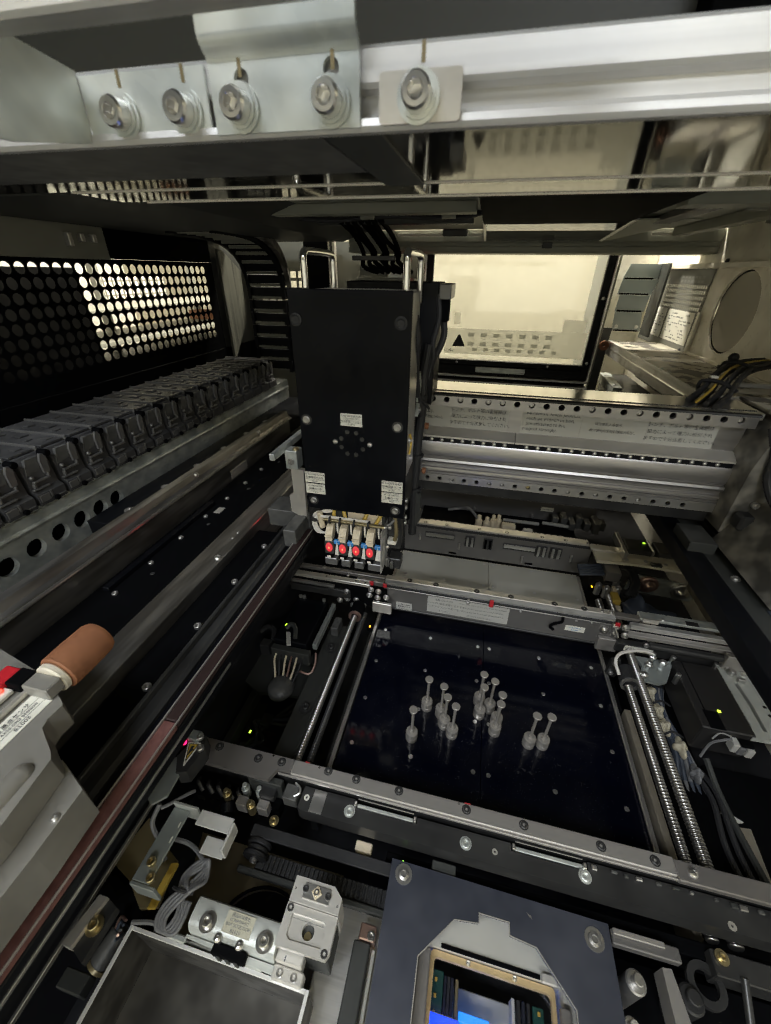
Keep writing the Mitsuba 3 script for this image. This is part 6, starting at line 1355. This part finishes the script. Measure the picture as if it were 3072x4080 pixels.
for x, y in ((-0.0135, 0.1930), (0.2060, 0.1860)):
    part(kp, 'bolt', cat(ring((x, y, cpz + 0.0001), Z, 0.0068, 0.0105, 0.0006, 24), lathe([(0.0068, 0), (0.0064, 0.0016), (0.0036, 0.0026), (0.0030, 0.0014), (0, 0.0014)], (x, y, cpz), Z, 22)), 'steel')
part(kp, 'scratch', pr([(0.133, 0.1915), (0.138, 0.1900), (0.139, 0.1870), (0.136, 0.1885)], cpz + 0.0001, cpz + 0.0003), 'rail_dark', False)
cu = thing('camera_unit', 'camera unit with an amber gasket, circuit boards and blue glass in the opening', 'camera unit')
part(cu, 'housing', pr(Polygon([(0.005, -0.10), (0.188, -0.10), (0.188, 0.190), (0.005, 0.190)]).difference(Polygon([(0.024, -0.10), (0.172, -0.10), (0.172, 0.146), (0.024, 0.146)])), 0.0, 0.034), 'housing_pale', False)
pri('housing_pale', (0.72, 0.71, 0.66), 0.35, 0.5)
part(cu, 'side_wall', bx(0.0150, 0.0285, -0.10, 0.1420, 0.0345, 0.045), 'rail_dark')
part(cu, 'side_wall', bx(0.1660, 0.1760, -0.10, 0.1300, 0.0345, 0.045), 'rail_dark')
part(cu, 'corner', bx(0.1500, 0.1660, 0.1440, 0.1520, 0.0345, 0.040), 'milled')
gout = Polygon([(0.0295, -0.10), (0.1655, -0.10), (0.1655, 0.1450), (0.0295, 0.1450)]).buffer(-0.004).buffer(0.004)
gin = Polygon([(0.0340, -0.11), (0.1610, -0.11), (0.1610, 0.1395), (0.0340, 0.1395)]).buffer(-0.004).buffer(0.004)
part(cu, 'gasket', pr(gout.difference(gin), 0.0205, 0.028), 'gasket_amber', False)
pri('gasket_amber', (0.46, 0.34, 0.18), 0.45, 0.2)
for x in (0.0720, 0.1230):
    part(cu, 'gasket_screw', pan_screw((x, 0.1425, 0.028), Z, 0.0026), 'bright_steel')
part(cu, 'black_strip', bx(0.040, 0.149, 0.1462, 0.1500, 0.0343, 0.0365), 'matte_black')
part(cu, 'glass', bx(0.0345, 0.1605, -0.10, 0.1390, 0.0225, 0.0235, 0), 'clear_pane', False)
part(cu, 'board', bx(0.0350, 0.0480, -0.10, 0.1370, -0.012, -0.008), 'green_board')
part(cu, 'board', bx(0.1480, 0.1600, -0.10, 0.1340, -0.012, -0.008), 'green_board')
for k in range(9):
    for x in (0.0395, 0.1545):
        part(cu, 'light_chip', bx(x - 0.0016, x + 0.0016, 0.127 - 0.0125 * k, 0.1305 - 0.0125 * k, -0.0078, -0.006), 'yellow_plastic')
part(cu, 'inner_tray', bx(0.048, 0.148, -0.10, 0.1370, -0.060, -0.055), 'sticker_grey')
for x, m in ((0.0505, 'navy_black'), (0.0545, 'dark_steel'), (0.0585, 'navy_black'), (0.0640, 'gold_film'), (0.1270, 'sticker_grey'), (0.1330, 'dark_steel'), (0.1385, 'navy_black'), (0.1440, 'dark_steel')):
    part(cu, 'light_bar', bx(x - 0.0018, x + 0.0018, -0.10, 0.1350, -0.030, -0.010), m)
led(cu, 'blue_light', bx(0.0680, 0.1020, -0.10, 0.1130, -0.022, -0.019), (0.0, 0.20, 0.95), 1.1)
led(cu, 'blue_light', bx(0.0350, 0.0675, -0.10, 0.1030, -0.0045, -0.002), (0.0, 0.03, 0.95), 1.8)
# lower right odds and ends
lr = thing('clamp_posts', 'row of dim metal posts and levers right of the black camera plate', 'posts')
part(lr, 'bar', bx(0.2285, 0.300, 0.1900, 0.2030, 0.040, 0.052), 'rail_face')
part(lr, 'bar_clip', bx(0.230, 0.284, 0.1975, 0.2030, 0.0525, 0.056), 'rail_mid')
part(lr, 'post', cat(cy((0.2480, 0.1660, -0.02), (0.2480, 0.1660, 0.046), 0.0105, 18), cy((0.2480, 0.1660, 0.046), (0.2480, 0.1660, 0.056), 0.0055, 14)), 'steel')
part(lr, 'post', cat(cy((0.2370, 0.1330, -0.02), (0.2370, 0.1330, 0.040), 0.0080, 16), cy((0.2370, 0.1330, 0.040), (0.2370, 0.1330, 0.050), 0.0045, 12)), 'rail_top')
part(lr, 'post', cat(cy((0.3050, 0.1680, -0.02), (0.3050, 0.1680, 0.040), 0.0125, 18), cy((0.3050, 0.1680, 0.040), (0.3050, 0.1680, 0.048), 0.007, 14)), 'dark_steel')
part(lr, 'lever', pr([(0.2790, 0.1840), (0.2890, 0.1850), (0.2950, 0.1450), (0.2930, 0.1000), (0.2790, 0.1000)], 0.020, 0.046), 'rail_mid', False)
part(lr, 'tube', cy((0.3620, 0.1950, 0.050), (0.3580, 0.1500, 0.030), 0.0040, 12), 'dark_steel')
part(lr, 'ring', ring((0.327, 0.184, 0.030), Z, 0.012, 0.019, 0.006, 20), 'dark_steel')
part(lr, 'base', bx(0.2285, 0.48, -0.10, 0.200, -0.06, -0.022), 'matte_black')
part(lr, 'bolt', cat(washer((0.345, 0.206, 0.05), Z, 0.007), socket_bolt((0.345, 0.206, 0.051), Z, 0.004, 0.004)), 'brass')
part(lr, 'bracket', bx(0.335, 0.40, 0.1900, 0.2120, 0.02, 0.049), 'dark_steel')
for key, d in list(scene.items()):
    if isinstance(d, dict) and isinstance(d.get('bsdf'), dict) and d['bsdf'].get('type') == 'ref' and d['bsdf']['id'] not in scene:
        raise KeyError(d['bsdf']['id'])
